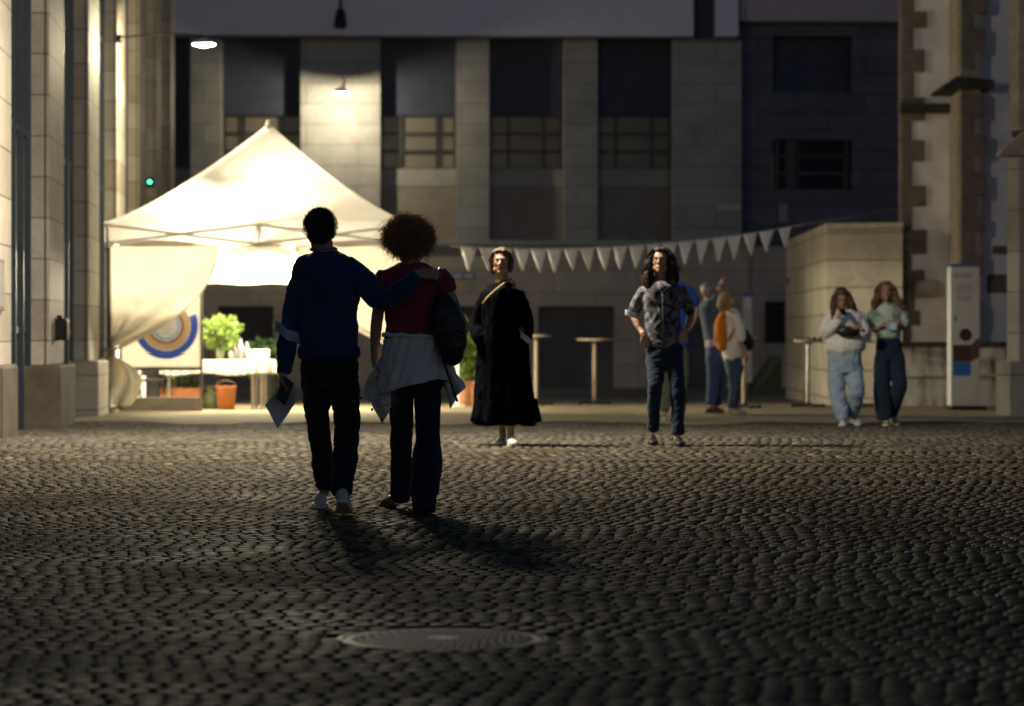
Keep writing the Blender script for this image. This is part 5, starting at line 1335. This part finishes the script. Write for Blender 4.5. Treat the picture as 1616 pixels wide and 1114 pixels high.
# ---- woman walking in patterned shirt -----------------------------------------------------
def swirl(name, base, ink_, sc, lo=.47, hi=.53, dist=2.2):
    m, nt, b = newmat(name); v = objvec(nt); n = noi(nt, sc, 2, .4, v, dist)
    nt.links.new(ramp(nt, n.outputs[0], [(lo, base), (hi, ink_)]), b.inputs['Base Color']); b.inputs['Roughness'].default_value = .8; b.inputs['Sheen Weight'].default_value = .1
    bump(nt, b, noi(nt, 200, 2, .5, v).outputs[0], .2, .003); return m
denim_blue = fabric('blue_denim', (.013, .024, .055), .3, sheen=.1)
def walker():
    s = Person('smiling dark haired woman with glasses in a black and white patterned shirt', 24.6, 1046); J = s.J
    s.head(1043, 413, 0, yaw=-14, pitch=10, sc=1.0, neck=(1043, 440, .02), nr=.046)
    rows = [(575, 1020, 1076, 0, .11), (552, 1018, 1078, 0, .125), (525, 1021, 1073, 0, .10), (495, 1019, 1073, 0, .115), (465, 1014, 1076, 0, .115), (450, 1022, 1068, .01, .085)]
    s.torso(rows, .87)
    s.limb([(1016, 460, 0), (1000, 495, .06), (1016, 530, -.07)], [.040, .032, .024]); hand_shapes(s.b, J(1015, 529, -.07), (.45, .0, -.9), (0, 1, 0), .5, ts=1, sc=.92)
    s.limb([(1074, 460, 0), (1091, 497, .07), (1079, 525, -.07)], [.040, .032, .024]); hand_shapes(s.b, J(1080, 523, -.07), (-.45, .0, -.9), (0, 1, 0), .5, ts=-1, sc=.92)
    s.limb([(1034, 565, 0), (1034, 615, -.08), (1031, 678, .08)], [.078, .052, .035]); s.limb([(1062, 565, 0), (1067, 615, -.10), (1067, 684, -.17)], [.078, .052, .035])
    s.body(.0075, SKIN, 1)
    sm = swirl('patterned_shirt', (.012, .012, .018), (.17, .17, .22), 9, .40, .62)
    sh = MB(); s.torso([(549, 1032, 1066, 0, .12), (540, 1020, 1074, 0, .13), (520, 1019, 1074, 0, .125), (495, 1018, 1073, 0, .125), (465, 1013, 1077, 0, .125), (452, 1016, 1073, .01, .10), (446, 1028, 1062, .01, .075)], 1.0, sh, .003)
    s.limb([(1018, 459, 0), (1008, 475, .03), (1001, 492, .06)], [.058, .056, .052], sh); s.limb([(1072, 459, 0), (1083, 477, .03), (1090, 494, .06)], [.058, .056, .052], sh)
    s.cloth('shirt', sh, .009, sm, .015, (8, 8, 6), 10)
    mb = MB(); 
    mb.tube([J(1044, 464, -.135), J(1045, 500, -.135), J(1047, 538, -.14)], .006, 6); mb.tube([J(1032, 452, -.10), J(1044, 464, -.135), J(1056, 452, -.10)], .006, 6); mb.build('placket', sm, s.root, smooth=True)
    pn = MB(); s.torso([(540, 1022, 1074, 0, .11), (556, 1019, 1078, 0, .12), (572, 1019, 1079, 0, .125)], 1.0, pn)
    s.limb([(1035, 565, 0), (1035, 590, -.05), (1033, 613, -.08), (1032, 645, .0), (1032, 676, .08)], [(.080, .09), (.072, .08), (.062, .065), (.055, .058), (.052, .056)], pn)
    s.limb([(1063, 565, 0), (1066, 590, -.07), (1068, 613, -.10), (1068, 650, -.13), (1068, 682, -.165)], [(.080, .09), (.072, .08), (.064, .065), (.057, .058), (.054, .056)], pn)
    s.cloth('jeans', pn, .010, denim_blue, .013, (9, 9, 13), 11)
    shoe(s.root, Vector((J(1031, 0).x, .14, 0)), Vector((J(1030, 0).x, -.10, 0)), black_leather, black_rubber, w=.09, h=.08); shoe(s.root, Vector((J(1067, 0).x, -.13, -.002)), Vector((J(1070, 0).x, -.38, 0.002)), black_leather, black_rubber, w=.09, h=.08)
    hm = hair_mat('dark_auburn_hair', (.010, .005, .004), (.045, .02, .012))
    L = [([(-.05, .02, .10), (-.092, .01, .03), (-.100, .0, -.06), (-.118, .01, -.14), (-.135, .03, -.20)], [.02, .03, .034, .04, .02]),
         ([(.05, .02, .10), (.092, .01, .03), (.105, .0, -.06), (.115, .02, -.15), (.10, .04, -.23)], [.02, .03, .038, .045, .025]),
         ([(0, -.08, .05), (0, -.11, -.04), (0, -.10, -.14), (0, -.08, -.2)], [.06, (.085, .04), (.11, .04), (.10, .03)])]
    long_hair(s, hm, L, nst=1100, seed=6, wave=.009)
    glasses(s.root, s.H, frame_metal)
    mb = MB(); mb.tube([J(1079, 522, -.07)+Vector((.031*math.cos(a), .03*math.sin(a), .012*math.cos(a))) for a in np.linspace(0, 2*math.pi, 16)], .006, 6); mb.build('watch', M['steel'], s.root, smooth=True)
    return s
wk = walker()
s = wk; t = empty('face_mask', s.o+s.J(995, 496, .03), label='white face mask on the elbow of the woman in the patterned shirt', cat='face mask')
mb = MB(); mb.grid(lambda u, v: (-.045+.09*u, -.055+.06*(u-.5)**2, .035-.05*u*.6-.05*v+.006*math.sin(v*15)), 12, 10); mb.build('cloth', fabric('white_mask', (.62, .68, .78), .06), t, smooth=True, solid=.003)
mb = MB(); mb.tube([(.015+.05*math.cos(a), .02+.06*math.sin(a), .0) for a in np.linspace(0, 2*math.pi, 18)], .002, 5); mb.build('ear_loop', mask_mat, t)

# ---- tall person in the blue shirt, mostly hidden --------------------------------------------
def blue_shirt():
    s = Person('tall person in a bright blue shirt half hidden behind the patterned shirt', 35.0, 1066, 668); J = s.J
    s.head(1062, 432, 0, yaw=200, pitch=0, neck=(1064, 450, .0))
    rows = [(560, 1046, 1086, 0, .11), (530, 1044, 1088, 0, .12), (490, 1044, 1088, 0, .125), (460, 1041, 1090, 0, .12), (448, 1050, 1080, 0, .08)]
    s.torso(rows, .88)
    s.limb([(1046, 462, 0), (1040, 492, 0), (1040, 520, -.1)], [.05, .04, .028]); hand_shapes(s.b, J(1040, 520, -.1), (0, 0, -1), (1, 0, 0), .5, ts=1)
    s.limb([(1088, 462, 0), (1099, 490, .02), (1090, 515, -.12)], [.05, .042, .03]); hand_shapes(s.b, J(1090, 515, -.12), (-.5, -.2, -.8), (-1, 0, 0), .5, ts=-1)
    s.limb([(1056, 560, 0), (1053, 605, .1), (1048, 652, .05)], [.08, .055, .04]); s.limb([(1076, 560, 0), (1078, 605, 0), (1076, 652, .3)], [.08, .055, .04])
    s.body(.009, SKIN)
    sh = MB(); s.torso([(546, 1044, 1087, 0, .13)]+[r for r in rows if r[0] < 540], 1.0, sh, .006); s.limb([(1084, 460, 0), (1092, 470, 0), (1096, 482, .01)], [.075, .073, .066], sh); s.limb([(1048, 460, 0), (1042, 474, 0), (1040, 488, 0)], [.075, .073, .066], sh)
    s.cloth('shirt', sh, .012, fabric('bright_blue_cotton', (.02, .07, .36), .15), .012, (8, 8, 6), 14)
    pn = MB(); s.torso([(540, 1047, 1085, 0, .12), (562, 1045, 1087, 0, .125)], 1.0, pn); s.limb([(1056, 560, 0), (1054, 605, .1), (1049, 648, .05)], [.095, .07, .062], pn); s.limb([(1076, 560, 0), (1078, 605, .0), (1076, 648, .3)], [.095, .07, .062], pn)
    s.cloth('trousers', pn, .012, fabric('grey_green_cotton', (.10, .11, .10), .2), .012, (9, 9, 10), 15)
    teal = plain('teal_sneaker', (.12, .42, .33), .5, bmp=.05)
    shoe(s.root, Vector((J(1048, 0).x, .02, .0)), Vector((J(1048, 0).x-.01, -.25, 0)), teal, white_rubber); shoe(s.root, Vector((J(1076, 0).x, .30, .0)), Vector((J(1077, 0).x, .03, 0)), teal, white_rubber)
    hm = hair_mat('short_brown_hair', (.03, .02, .012), (.07, .045, .03)); hb = MB(); hb.ell((0, -.028, .04), (.082, .097, .09), s.H); me = remesh(hb, .01, 2); fold_disp(me, .008, (40, 40, 40), 3); finish(me, 'hair', hm, s.root)
blue_shirt()

# ---- man pointing up, woman with the orange backpack --------------------------------------------
def pointer():
    s = Person('grey haired person in a denim jacket pointing upward with a raised arm', 39.4, 1125, 651); J = s.J
    s.head(1119, 459, 0, yaw=140, pitch=32, sc=1.0, neck=(1117, 477, .0), nr=.055)
    rows = [(575, 1116, 1142, 0, .15), (555, 1113, 1140, 0, .16), (530, 1112, 1138, 0, .15), (500, 1106, 1136, 0, .17), (482, 1104, 1134, 0, .17), (474, 1110, 1126, 0, .09)]
    s.torso(rows, .88)
    s.limb([(1122, 482, -.12), (1131, 470, -.16), (1134, 452, -.2)], [.05, .042, .028]); hand_shapes(s.b, J(1135, 451, -.2), (.35, .0, .9), (.9, 0, -.3), (.1, .5, .7, .8), ts=1)
    s.limb([(1120, 484, .15), (1124, 510, .18), (1136, 528, .1)], [.05, .042, .028]); hand_shapes(s.b, J(1136, 528, .1), (.7, 0, -.7), (0, 1, 0), .6, ts=1)
    s.limb([(1127, 565, -.06), (1125, 605, -.06), (1121, 640, -.1)], [.085, .055, .04]); s.limb([(1133, 565, .08), (1136, 605, .1), (1130, 640, .12)], [.085, .055, .04])
    s.body(.009, SKIN)
    jm = fabric('faded_denim_jacket', (.055, .09, .14), .3)
    jk = MB(); s.torso([(536, 1113, 1139, 0, .16), (515, 1109, 1138, 0, .165), (498, 1105, 1137, 0, .18), (484, 1104, 1134, 0, .175), (476, 1108, 1128, 0, .11)], 1.0, jk, .008)
    s.limb([(1118, 484, -.12), (1129, 476, -.16), (1132, 464, -.18)], [.085, .075, .06], jk); s.limb([(1120, 486, .15), (1124, 508, .18), (1134, 524, .11)], [.08, .07, .055], jk)
    s.cloth('jacket', jk, .012, jm, .016, (9, 9, 9), 20)
    sh = MB(); s.torso([(548, 1113, 1139, 0, .155), (534, 1113, 1138, 0, .16)], 1.0, sh, .002); s.cloth('shirt_tail', sh, .012, fabric('pale_shirt', (.42, .38, .40), .1), .01, (12, 12, 6), 21)
    pn = MB(); s.torso([(545, 1114, 1139, 0, .15), (562, 1114, 1143, 0, .165)], 1.0, pn); s.limb([(1126, 562, -.06), (1125, 605, -.06), (1121, 636, -.1)], [.115, .085, .072], pn); s.limb([(1135, 562, .08), (1138, 600, .1), (1131, 636, .12)], [.115, .085, .07], pn)
    s.cloth('jeans', pn, .012, fabric('mid_blue_denim', (.035, .065, .17), .3), .014, (9, 9, 10), 22)
    for y, x in ((-.1, 1119), (.12, 1129)): shoe(s.root, Vector((J(x, 0).x-.06, y, .0)), Vector((J(x, 0).x+.19, y, 0)), plain('grey_brown_shoe', (.09, .07, .05), .6), black_rubber, w=.1)
    hm = hair_mat('grey_hair', (.20, .17, .16), (.42, .38, .36)); hb = MB(); hb.ell((0, -.032, .038), (.088, .100, .092), s.H); hb.ell((0, -.07, -.02), (.07, .05, .05), s.H); me = remesh(hb, .01, 2); fold_disp(me, .010, (35, 35, 35), 3); finish(me, 'hair', hm, s.root)
    mb = MB(); mb.tube([J(1133, 456, -.2)+Vector((.033*math.cos(a), .033*math.sin(a), 0)) for a in np.linspace(0, 2*math.pi, 14)], .008, 6); mb.build('bracelet', white_rubber, s.root)
pointer()
def blond():
    s = Person('blond woman in a loose white blouse looking up beside the pointing person', 38.8, 1156, 653); J = s.J
    s.head(1149, 475, 0, yaw=84, pitch=34, sc=1.0, neck=(1144, 492, .0), nr=.047)
    rows = [(585, 1142, 1172, 0, .15), (565, 1140, 1172, 0, .16), (540, 1142, 1168, 0, .13), (515, 1141, 1167, 0, .15), (498, 1140, 1164, 0, .16), (489, 1142, 1156, 0, .09)]
    s.torso(rows, .85)
    s.limb([(1156, 500, -.15), (1163, 530, -.17), (1173, 556, -.16)], [.043, .035, .026]); hand_shapes(s.b, J(1173, 556, -.16), (.35, 0, -.9), (0, 1, 0), .6, ts=1, sc=.93)
    s.limb([(1156, 500, .15), (1166, 528, .16), (1178, 545, .1)], [.043, .035, .026]); hand_shapes(s.b, J(1178, 545, .1), (.6, 0, -.6), (0, -1, 0), .6, ts=-1, sc=.93)
    s.limb([(1158, 575, -.07), (1160, 612, -.08), (1153, 645, -.08)], [.08, .052, .037]); s.limb([(1160, 575, .08), (1161, 612, .09), (1157, 645, .1)], [.08, .052, .037])
    s.body(.009, SKIN)
    wm = fabric('white_blouse', (.78, .74, .66), .1)
    sh = MB(); s.torso([(570, 1141, 1160, -.03, .14), (558, 1140, 1172, 0, .175), (535, 1141, 1173, 0, .17), (512, 1141, 1171, 0, .17), (498, 1141, 1166, 0, .17), (489, 1143, 1159, 0, .10)], 1.0, sh, .006)
    s.limb([(1158, 498, -.14), (1164, 518, -.17), (1168, 538, -.17)], [.08, .08, .066], sh); s.limb([(1156, 500, .15), (1164, 520, .17), (1172, 536, .14)], [.075, .075, .06], sh)
    s.cloth('blouse', sh, .012, wm, .018, (9, 9, 6), 24)
    pn = MB(); s.torso([(560, 1143, 1171, 0, .15), (580, 1143, 1172, 0, .15)], 1.0, pn); s.limb([(1158, 575, -.07), (1158, 612, -.08), (1152, 642, -.08)], [.105, .072, .052], pn); s.limb([(1162, 575, .08), (1163, 605, .09), (1158, 642, .1)], [.1, .07, .05], pn)
    s.cloth('jeans', pn, .012, fabric('faded_denim', (.055, .085, .13), .3), .013, (9, 9, 10), 25)
    cream = plain('cream_shoe', (.50, .42, .30), .6)
    for y, x in ((-.08, 1151), (.1, 1158)): shoe(s.root, Vector((J(x, 0).x-.07, y, .0)), Vector((J(x, 0).x+.18, y, 0)), cream, cream, w=.1, h=.1)
    hm = hair_mat('blond_hair', (.24, .15, .06), (.50, .34, .15))
    L = [([(0, -.05, .07), (0, -.10, .0), (0, -.105, -.09), (.0, -.07, -.17), (0, -.02, -.24)], [.05, (.07, .045), (.08, .045), (.075, .04), (.05, .02)]), ([(-.06, -.01, .07), (-.085, -.02, .0), (-.08, -.04, -.09), (-.07, -.03, -.18)], [.02, .028, .03, .02]), ([(.06, -.01, .07), (.085, -.02, .0), (.08, -.04, -.09), (.07, -.03, -.18)], [.02, .028, .03, .02])]
    long_hair(s, hm, L, nst=500, seed=8, voxel=.011)
    return s
bl = blond(); s = bl
t = empty('backpack', s.o+s.J(1137, 524, -.08), label='slim orange backpack on the back of the blond woman', cat='backpack')
def rel2(px, py, dy): return s.J(px, py, dy)-s.J(1137, 524, -.08)
mb = MB(); mb.loft([rel2(1138, 500, -.08), rel2(1136, 515, -.08), rel2(1137, 532, -.08), rel2(1139, 546, -.08)], [(.05, .09), (.085, .14), (.085, .15), (.075, .13)], n=20); me = remesh(mb, .012, 2); fold_disp(me, .012, (8, 8, 6), 5); finish(me, 'bag_body', fabric('orange_canvas', (.70, .22, .02), .1), t)
mb = MB()
for yy in (-.2, .06): mb.tube([rel2(1137, 501, yy), rel2(1146, 490, yy), rel2(1156, 494, yy), rel2(1160, 512, yy-.02*(yy < 0)), rel2(1148, 538, yy)], .012, 6)
mb.build('strap', fabric('orange_webbing', (.45, .14, .02), .1), t, smooth=True)
mb = MB(); mb.loft([rel2(1128, 520, -.08), rel2(1129, 540, -.08)], [(.02, .09), (.02, .1)], n=12); mb.build('front_pocket', fabric('orange_canvas2', (.62, .19, .02), .1), t, smooth=True)
t = empty('shoulder_bag', Vector((PX(1180, 38.9), 38.9, PZ(535, 38.9))), label='small dark bag carried in front of the blond woman', cat='handbag')
mb = MB(); mb.loft([(-.02, 0, .1), (-.01, 0, .02), (.02, 0, -.06), (.03, 0, -.12)], [(.03, .03), (.06, .05), (.075, .06), (.05, .05)], n=14); mb.build('bag_body', black_leather, t, smooth=True)
mb = MB(); mb.tube([(-.04, 0, .1), (-.1, 0, .25), (-.18, .0, .38), (-.24, 0, .42)], .008, 6); mb.build('strap', black_leather, t, smooth=True)

# ---- two young women ------------------------------------------------------------------------------
def girl_phone():
    s = Person('long haired young woman in a white sweatshirt and pale jeans looking at a phone', 33.0, 1334, 672); J = s.J
    s.head(1327, 472, -.04, yaw=6, pitch=-20, sc=.99, neck=(1331, 490, .02), nr=.046)
    rows = [(585, 1310, 1358, 0, .13), (560, 1308, 1359, 0, .14), (540, 1311, 1355, 0, .12), (515, 1310, 1356, 0, .12), (495, 1309, 1356, 0, .12), (488, 1320, 1346, 0, .08)]
    s.torso(rows, .87)
    s.limb([(1311, 497, 0), (1303, 527, -.05), (1321, 497, -.26)], [.042, .033, .024]); hand_shapes(s.b, J(1321, 499, -.26), (.05, -.15, .95), (.3, .9, 0), (.8, .8, .85, .9), ts=1, sc=.92)
    s.limb([(1353, 497, 0), (1367, 528, -.03), (1356, 521, -.27)], [.042, .033, .024]); hand_shapes(s.b, J(1357, 521, -.24), (-.6, -.25, .3), (-.4, .3, -.8), (.2, .5, .6, .7), ts=1, sc=.92)
    s.limb([(1323, 575, 0), (1322, 618, -.06), (1328, 664, -.1)], [.08, .053, .036]); s.limb([(1346, 575, 0), (1349, 618, -.10), (1347, 655, .12)], [.08, .053, .036])
    s.body(.0075, SKIN, 1)
    sm = fabric('white_sweatshirt', (.78, .78, .77), .1)
    sh = MB(); s.torso([(556, 1306, 1361, 0, .145), (548, 1301, 1366, 0, .165), (525, 1306, 1361, 0, .155), (505, 1306, 1361, 0, .15), (494, 1309, 1356, 0, .13), (487, 1318, 1348, 0, .09)], 1.0, sh, .003)
    s.limb([(1312, 496, 0), (1305, 511, -.02), (1303, 526, -.06), (1313, 516, -.17), (1319, 506, -.24)], [.060, .065, .068, .058, .044], sh)
    s.limb([(1352, 496, 0), (1361, 512, -.02), (1366, 528, -.05), (1363, 525, -.16), (1360, 522, -.22)], [.060, .062, .064, .056, .044], sh)
    s.cloth('sweatshirt', sh, .010, sm, .020, (9, 9, 9), 30)
    jm = fabric('pale_denim', (.31, .41, .54), .15)
    pn = MB(); s.torso([(552, 1310, 1357, 0, .125), (570, 1307, 1360, 0, .14), (585, 1307, 1361, 0, .14)], 1.0, pn)
    s.limb([(1321, 580, 0), (1320, 605, -.04), (1321, 622, -.06), (1326, 645, -.08), (1328, 660, -.1)], [(.100, .11), (.098, .10), (.092, .09), (.085, .085), (.068, .07)], pn)
    s.limb([(1346, 580, 0), (1349, 605, -.08), (1350, 620, -.10), (1349, 640, .02), (1347, 653, .11)], [(.100, .11), (.095, .10), (.088, .09), (.078, .08), (.066, .07)], pn)
    s.cloth('jeans', pn, .011, jm, .020, (9, 9, 12), 31)
    shoe(s.root, Vector((J(1328, 0).x, -.04, .0)), Vector((J(1327, 0).x-.01, -.29, 0)), white_leather, white_rubber, w=.092); shoe(s.root, Vector((J(1346, 0).x, .16, .05)), Vector((J(1352, 0).x+.02, -.06, .01)), white_leather, white_rubber, w=.092)
    hm = hair_mat('long_brown_hair', (.05, .026, .013), (.17, .095, .05))
    L = [([(.045, .02, .10), (.088, .02, .03), (.115, .05, -.06), (.15, .07, -.16), (.165, .07, -.27), (.16, .07, -.36)], [.02, .032, .042, .05, .045, .02]),
         ([(-.045, .02, .10), (-.088, .02, .03), (-.095, .04, -.06), (-.09, .08, -.16), (-.05, .10, -.26)], [.02, .028, .032, .034, .015]),
         ([(.05, .06, -.06), (.065, .10, -.14), (.075, .12, -.24), (.06, .12, -.33)], [.02, .04, .05, .02]),
         ([(0, -.08, .05), (0, -.10, -.04), (.03, -.08, -.14), (.05, -.05, -.24)], [.06, (.085, .04), (.10, .04), (.08, .03)])]
    long_hair(s, hm, [([(-x if True else x, y, z) for x, y, z in p], r) for p, r in L], nst=1200, seed=9, wave=.008)
    mb = MB(); H = s.H; mb.grid(lambda u, v: H @ Vector(((u-.5)*.09, .09-.05*(2*u-1)**2, -.085-.035*v+.01*math.sin(u*math.pi))), 12, 6); mb.build('chin_mask', mask_mat, s.root, smooth=True, solid=.003)
    mb = MB(); mb.tube([J(1310, 500, -.14), J(1316, 515, -.155), J(1322, 524, -.16)], .012, 6); mb.tube([J(1349, 524, -.16), J(1358, 530, -.1), J(1362, 528, .05)], .01, 6); mb.build('bag_strap', black_leather, s.root, smooth=True)
    return s
gp = girl_phone(); s = gp
t = empty('belt_bag', s.o+s.J(1335, 523, -.18), label='black bag worn across the chest of the young woman in white', cat='handbag')
mb = MB(); mb.loft([(-.12, 0, .01), (-.05, -.02, -.005), (.05, -.02, -.01), (.115, 0, .01)], [(.03, .04), (.05, .065), (.05, .065), (.03, .04)], side=(0, 1, 0), n=16); mb.build('bag_body', black_leather, t, smooth=True)
mb = MB(); mb.tube([(-.10, -.06, .03), (0, -.072, .035), (.10, -.06, .03)], .004, 5); mb.build('zip', M['steel'], t)
t = empty('mobile_phone', s.o+s.J(1325, 492, -.31), R(12), label='black phone held up by the young woman in the white sweatshirt', cat='phone'); t.rotation_euler = (R(-50), 0, R(14))
mb = MB(); mb.box(-.037, .037, -.004, .004, -.075, .075, b=.003); mb.build('case', phone, t)
mb = MB(); mb.box(-.033, .033, .0042, .0048, -.068, .068); mb.build('screen', emit('phone_screen', (.5, .6, .8), .8), t)

def girl_mint():
    s = Person('young woman in a mint tie-dye top and wide navy trousers walking', 33.2, 1403, 671); J = s.J
    s.head(1398, 461, 0, yaw=-4, pitch=4, sc=.99, neck=(1399, 481, .02), nr=.045)
    rows = [(565, 1382, 1424, 0, .12), (545, 1383, 1422, 0, .125), (525, 1385, 1419, 0, .10), (505, 1381, 1421, 0, .115), (489, 1379, 1423, 0, .115), (480, 1389, 1412, 0, .08)]
    s.torso(rows, .88)
    s.limb([(1382, 490, 0), (1376, 521, .0), (1391, 513, -.20)], [.041, .032, .024]); hand_shapes(s.b, J(1391, 513, -.20), (.9, -.1, .1), (0, .7, -.6), (.6, .7, .7, .8), ts=1, sc=.9)
    s.limb([(1420, 490, 0), (1430, 520, .0), (1413, 511, -.20)], [.041, .032, .024]); hand_shapes(s.b, J(1413, 511, -.20), (-.9, -.1, .1), (0, .7, -.6), (.6, .7, .7, .8), ts=-1, sc=.9)
    s.limb([(1393, 560, 0), (1391, 610, -.03), (1396, 662, -.06)], [.076, .05, .034]); s.limb([(1413, 560, 0), (1417, 612, -.08), (1410, 658, .15)], [.076, .05, .034])
    s.body(.0075, SKIN, 1)
    sm = swirl('mint_tie_dye', (.55, .62, .56), (.17, .32, .22), 9, .42, .62, .8)
    sh = MB(); s.torso([(533, 1383, 1421, 0, .125), (520, 1381, 1422, 0, .13), (503, 1380, 1422, 0, .13), (489, 1379, 1423, 0, .125), (481, 1388, 1413, 0, .085)], 1.0, sh, .003)
    s.limb([(1383, 489, 0), (1377, 502, .0), (1375, 514, .0)], [.066, .066, .060], sh); s.limb([(1419, 489, 0), (1426, 502, .0), (1429, 514, .0)], [.066, .066, .060], sh)
    s.cloth('top', sh, .010, sm, .012, (9, 9, 9), 33)
    pn = MB(); s.torso([(530, 1385, 1419, 0, .11), (548, 1382, 1423, 0, .13), (566, 1380, 1426, 0, .135)], 1.0, pn)
    s.limb([(1393, 560, 0), (1391, 590, -.02), (1392, 620, -.03), (1393, 645, -.05), (1395, 658, -.06)], [(.095, .11), (.095, .105), (.098, .1), (.095, .1), (.092, .1)], pn)
    s.limb([(1414, 560, 0), (1417, 590, -.06), (1418, 610, -.08), (1413, 635, .03), (1409, 652, .13)], [(.095, .11), (.09, .1), (.088, .09), (.075, .08), (.062, .075)], pn)
    s.cloth('trousers', pn, .011, fabric('wide_navy_denim', (.014, .026, .055), .25), .014, (9, 9, 4), 34)
    tan = plain('tan_shoe', (.36, .28, .21), .6)
    shoe(s.root, Vector((J(1398, 0).x, .0, .0)), Vector((J(1396, 0).x-.01, -.25, 0)), tan, white_rubber, w=.088, h=.07); shoe(s.root, Vector((J(1410, 0).x, .20, .05)), Vector((J(1413, 0).x+.02, -.02, .0)), tan, white_rubber, w=.088, h=.07)
    hm = hair_mat('wavy_golden_brown_hair', (.10, .055, .025), (.36, .21, .10))
    L = [([(-.045, .02, .10), (-.088, .01, .03), (-.095, .0, -.05), (-.125, .03, -.13), (-.14, .05, -.20)], [.02, .03, .036, .044, .02]), ([(.045, .02, .10), (.088, .01, .03), (.10, .0, -.05), (.15, .03, -.13), (.19, .05, -.20)], [.02, .03, .038, .048, .025]), ([(0, -.08, .05), (0, -.11, -.04), (0, -.10, -.14)], [.06, (.085, .04), (.12, .04)])]
    long_hair(s, hm, [([(-x, y, z) for x, y, z in p], r) for p, r in L], nst=900, seed=10, wave=.013)
    return s
gm = girl_mint(); s = gm
t = empty('face_mask', s.o+s.J(1402, 514, -.27), label='pale blue mask held in both hands by the woman in mint', cat='face mask')
mb = MB(); mb.grid(lambda u, v: (-.06+.12*u, .02*math.sin(u*5)-.01, .03-.08*v+.008*math.sin(v*12)), 12, 8); mb.build('cloth', mask_mat, t, smooth=True, solid=.003)
mb = MB()
for sx in (-1, 1): mb.tube([(sx*.055, 0, .02), (sx*.085, .01, .0), (sx*.055, 0, -.03)], .002, 5)
mb.build('ear_loop', mask_mat, t)
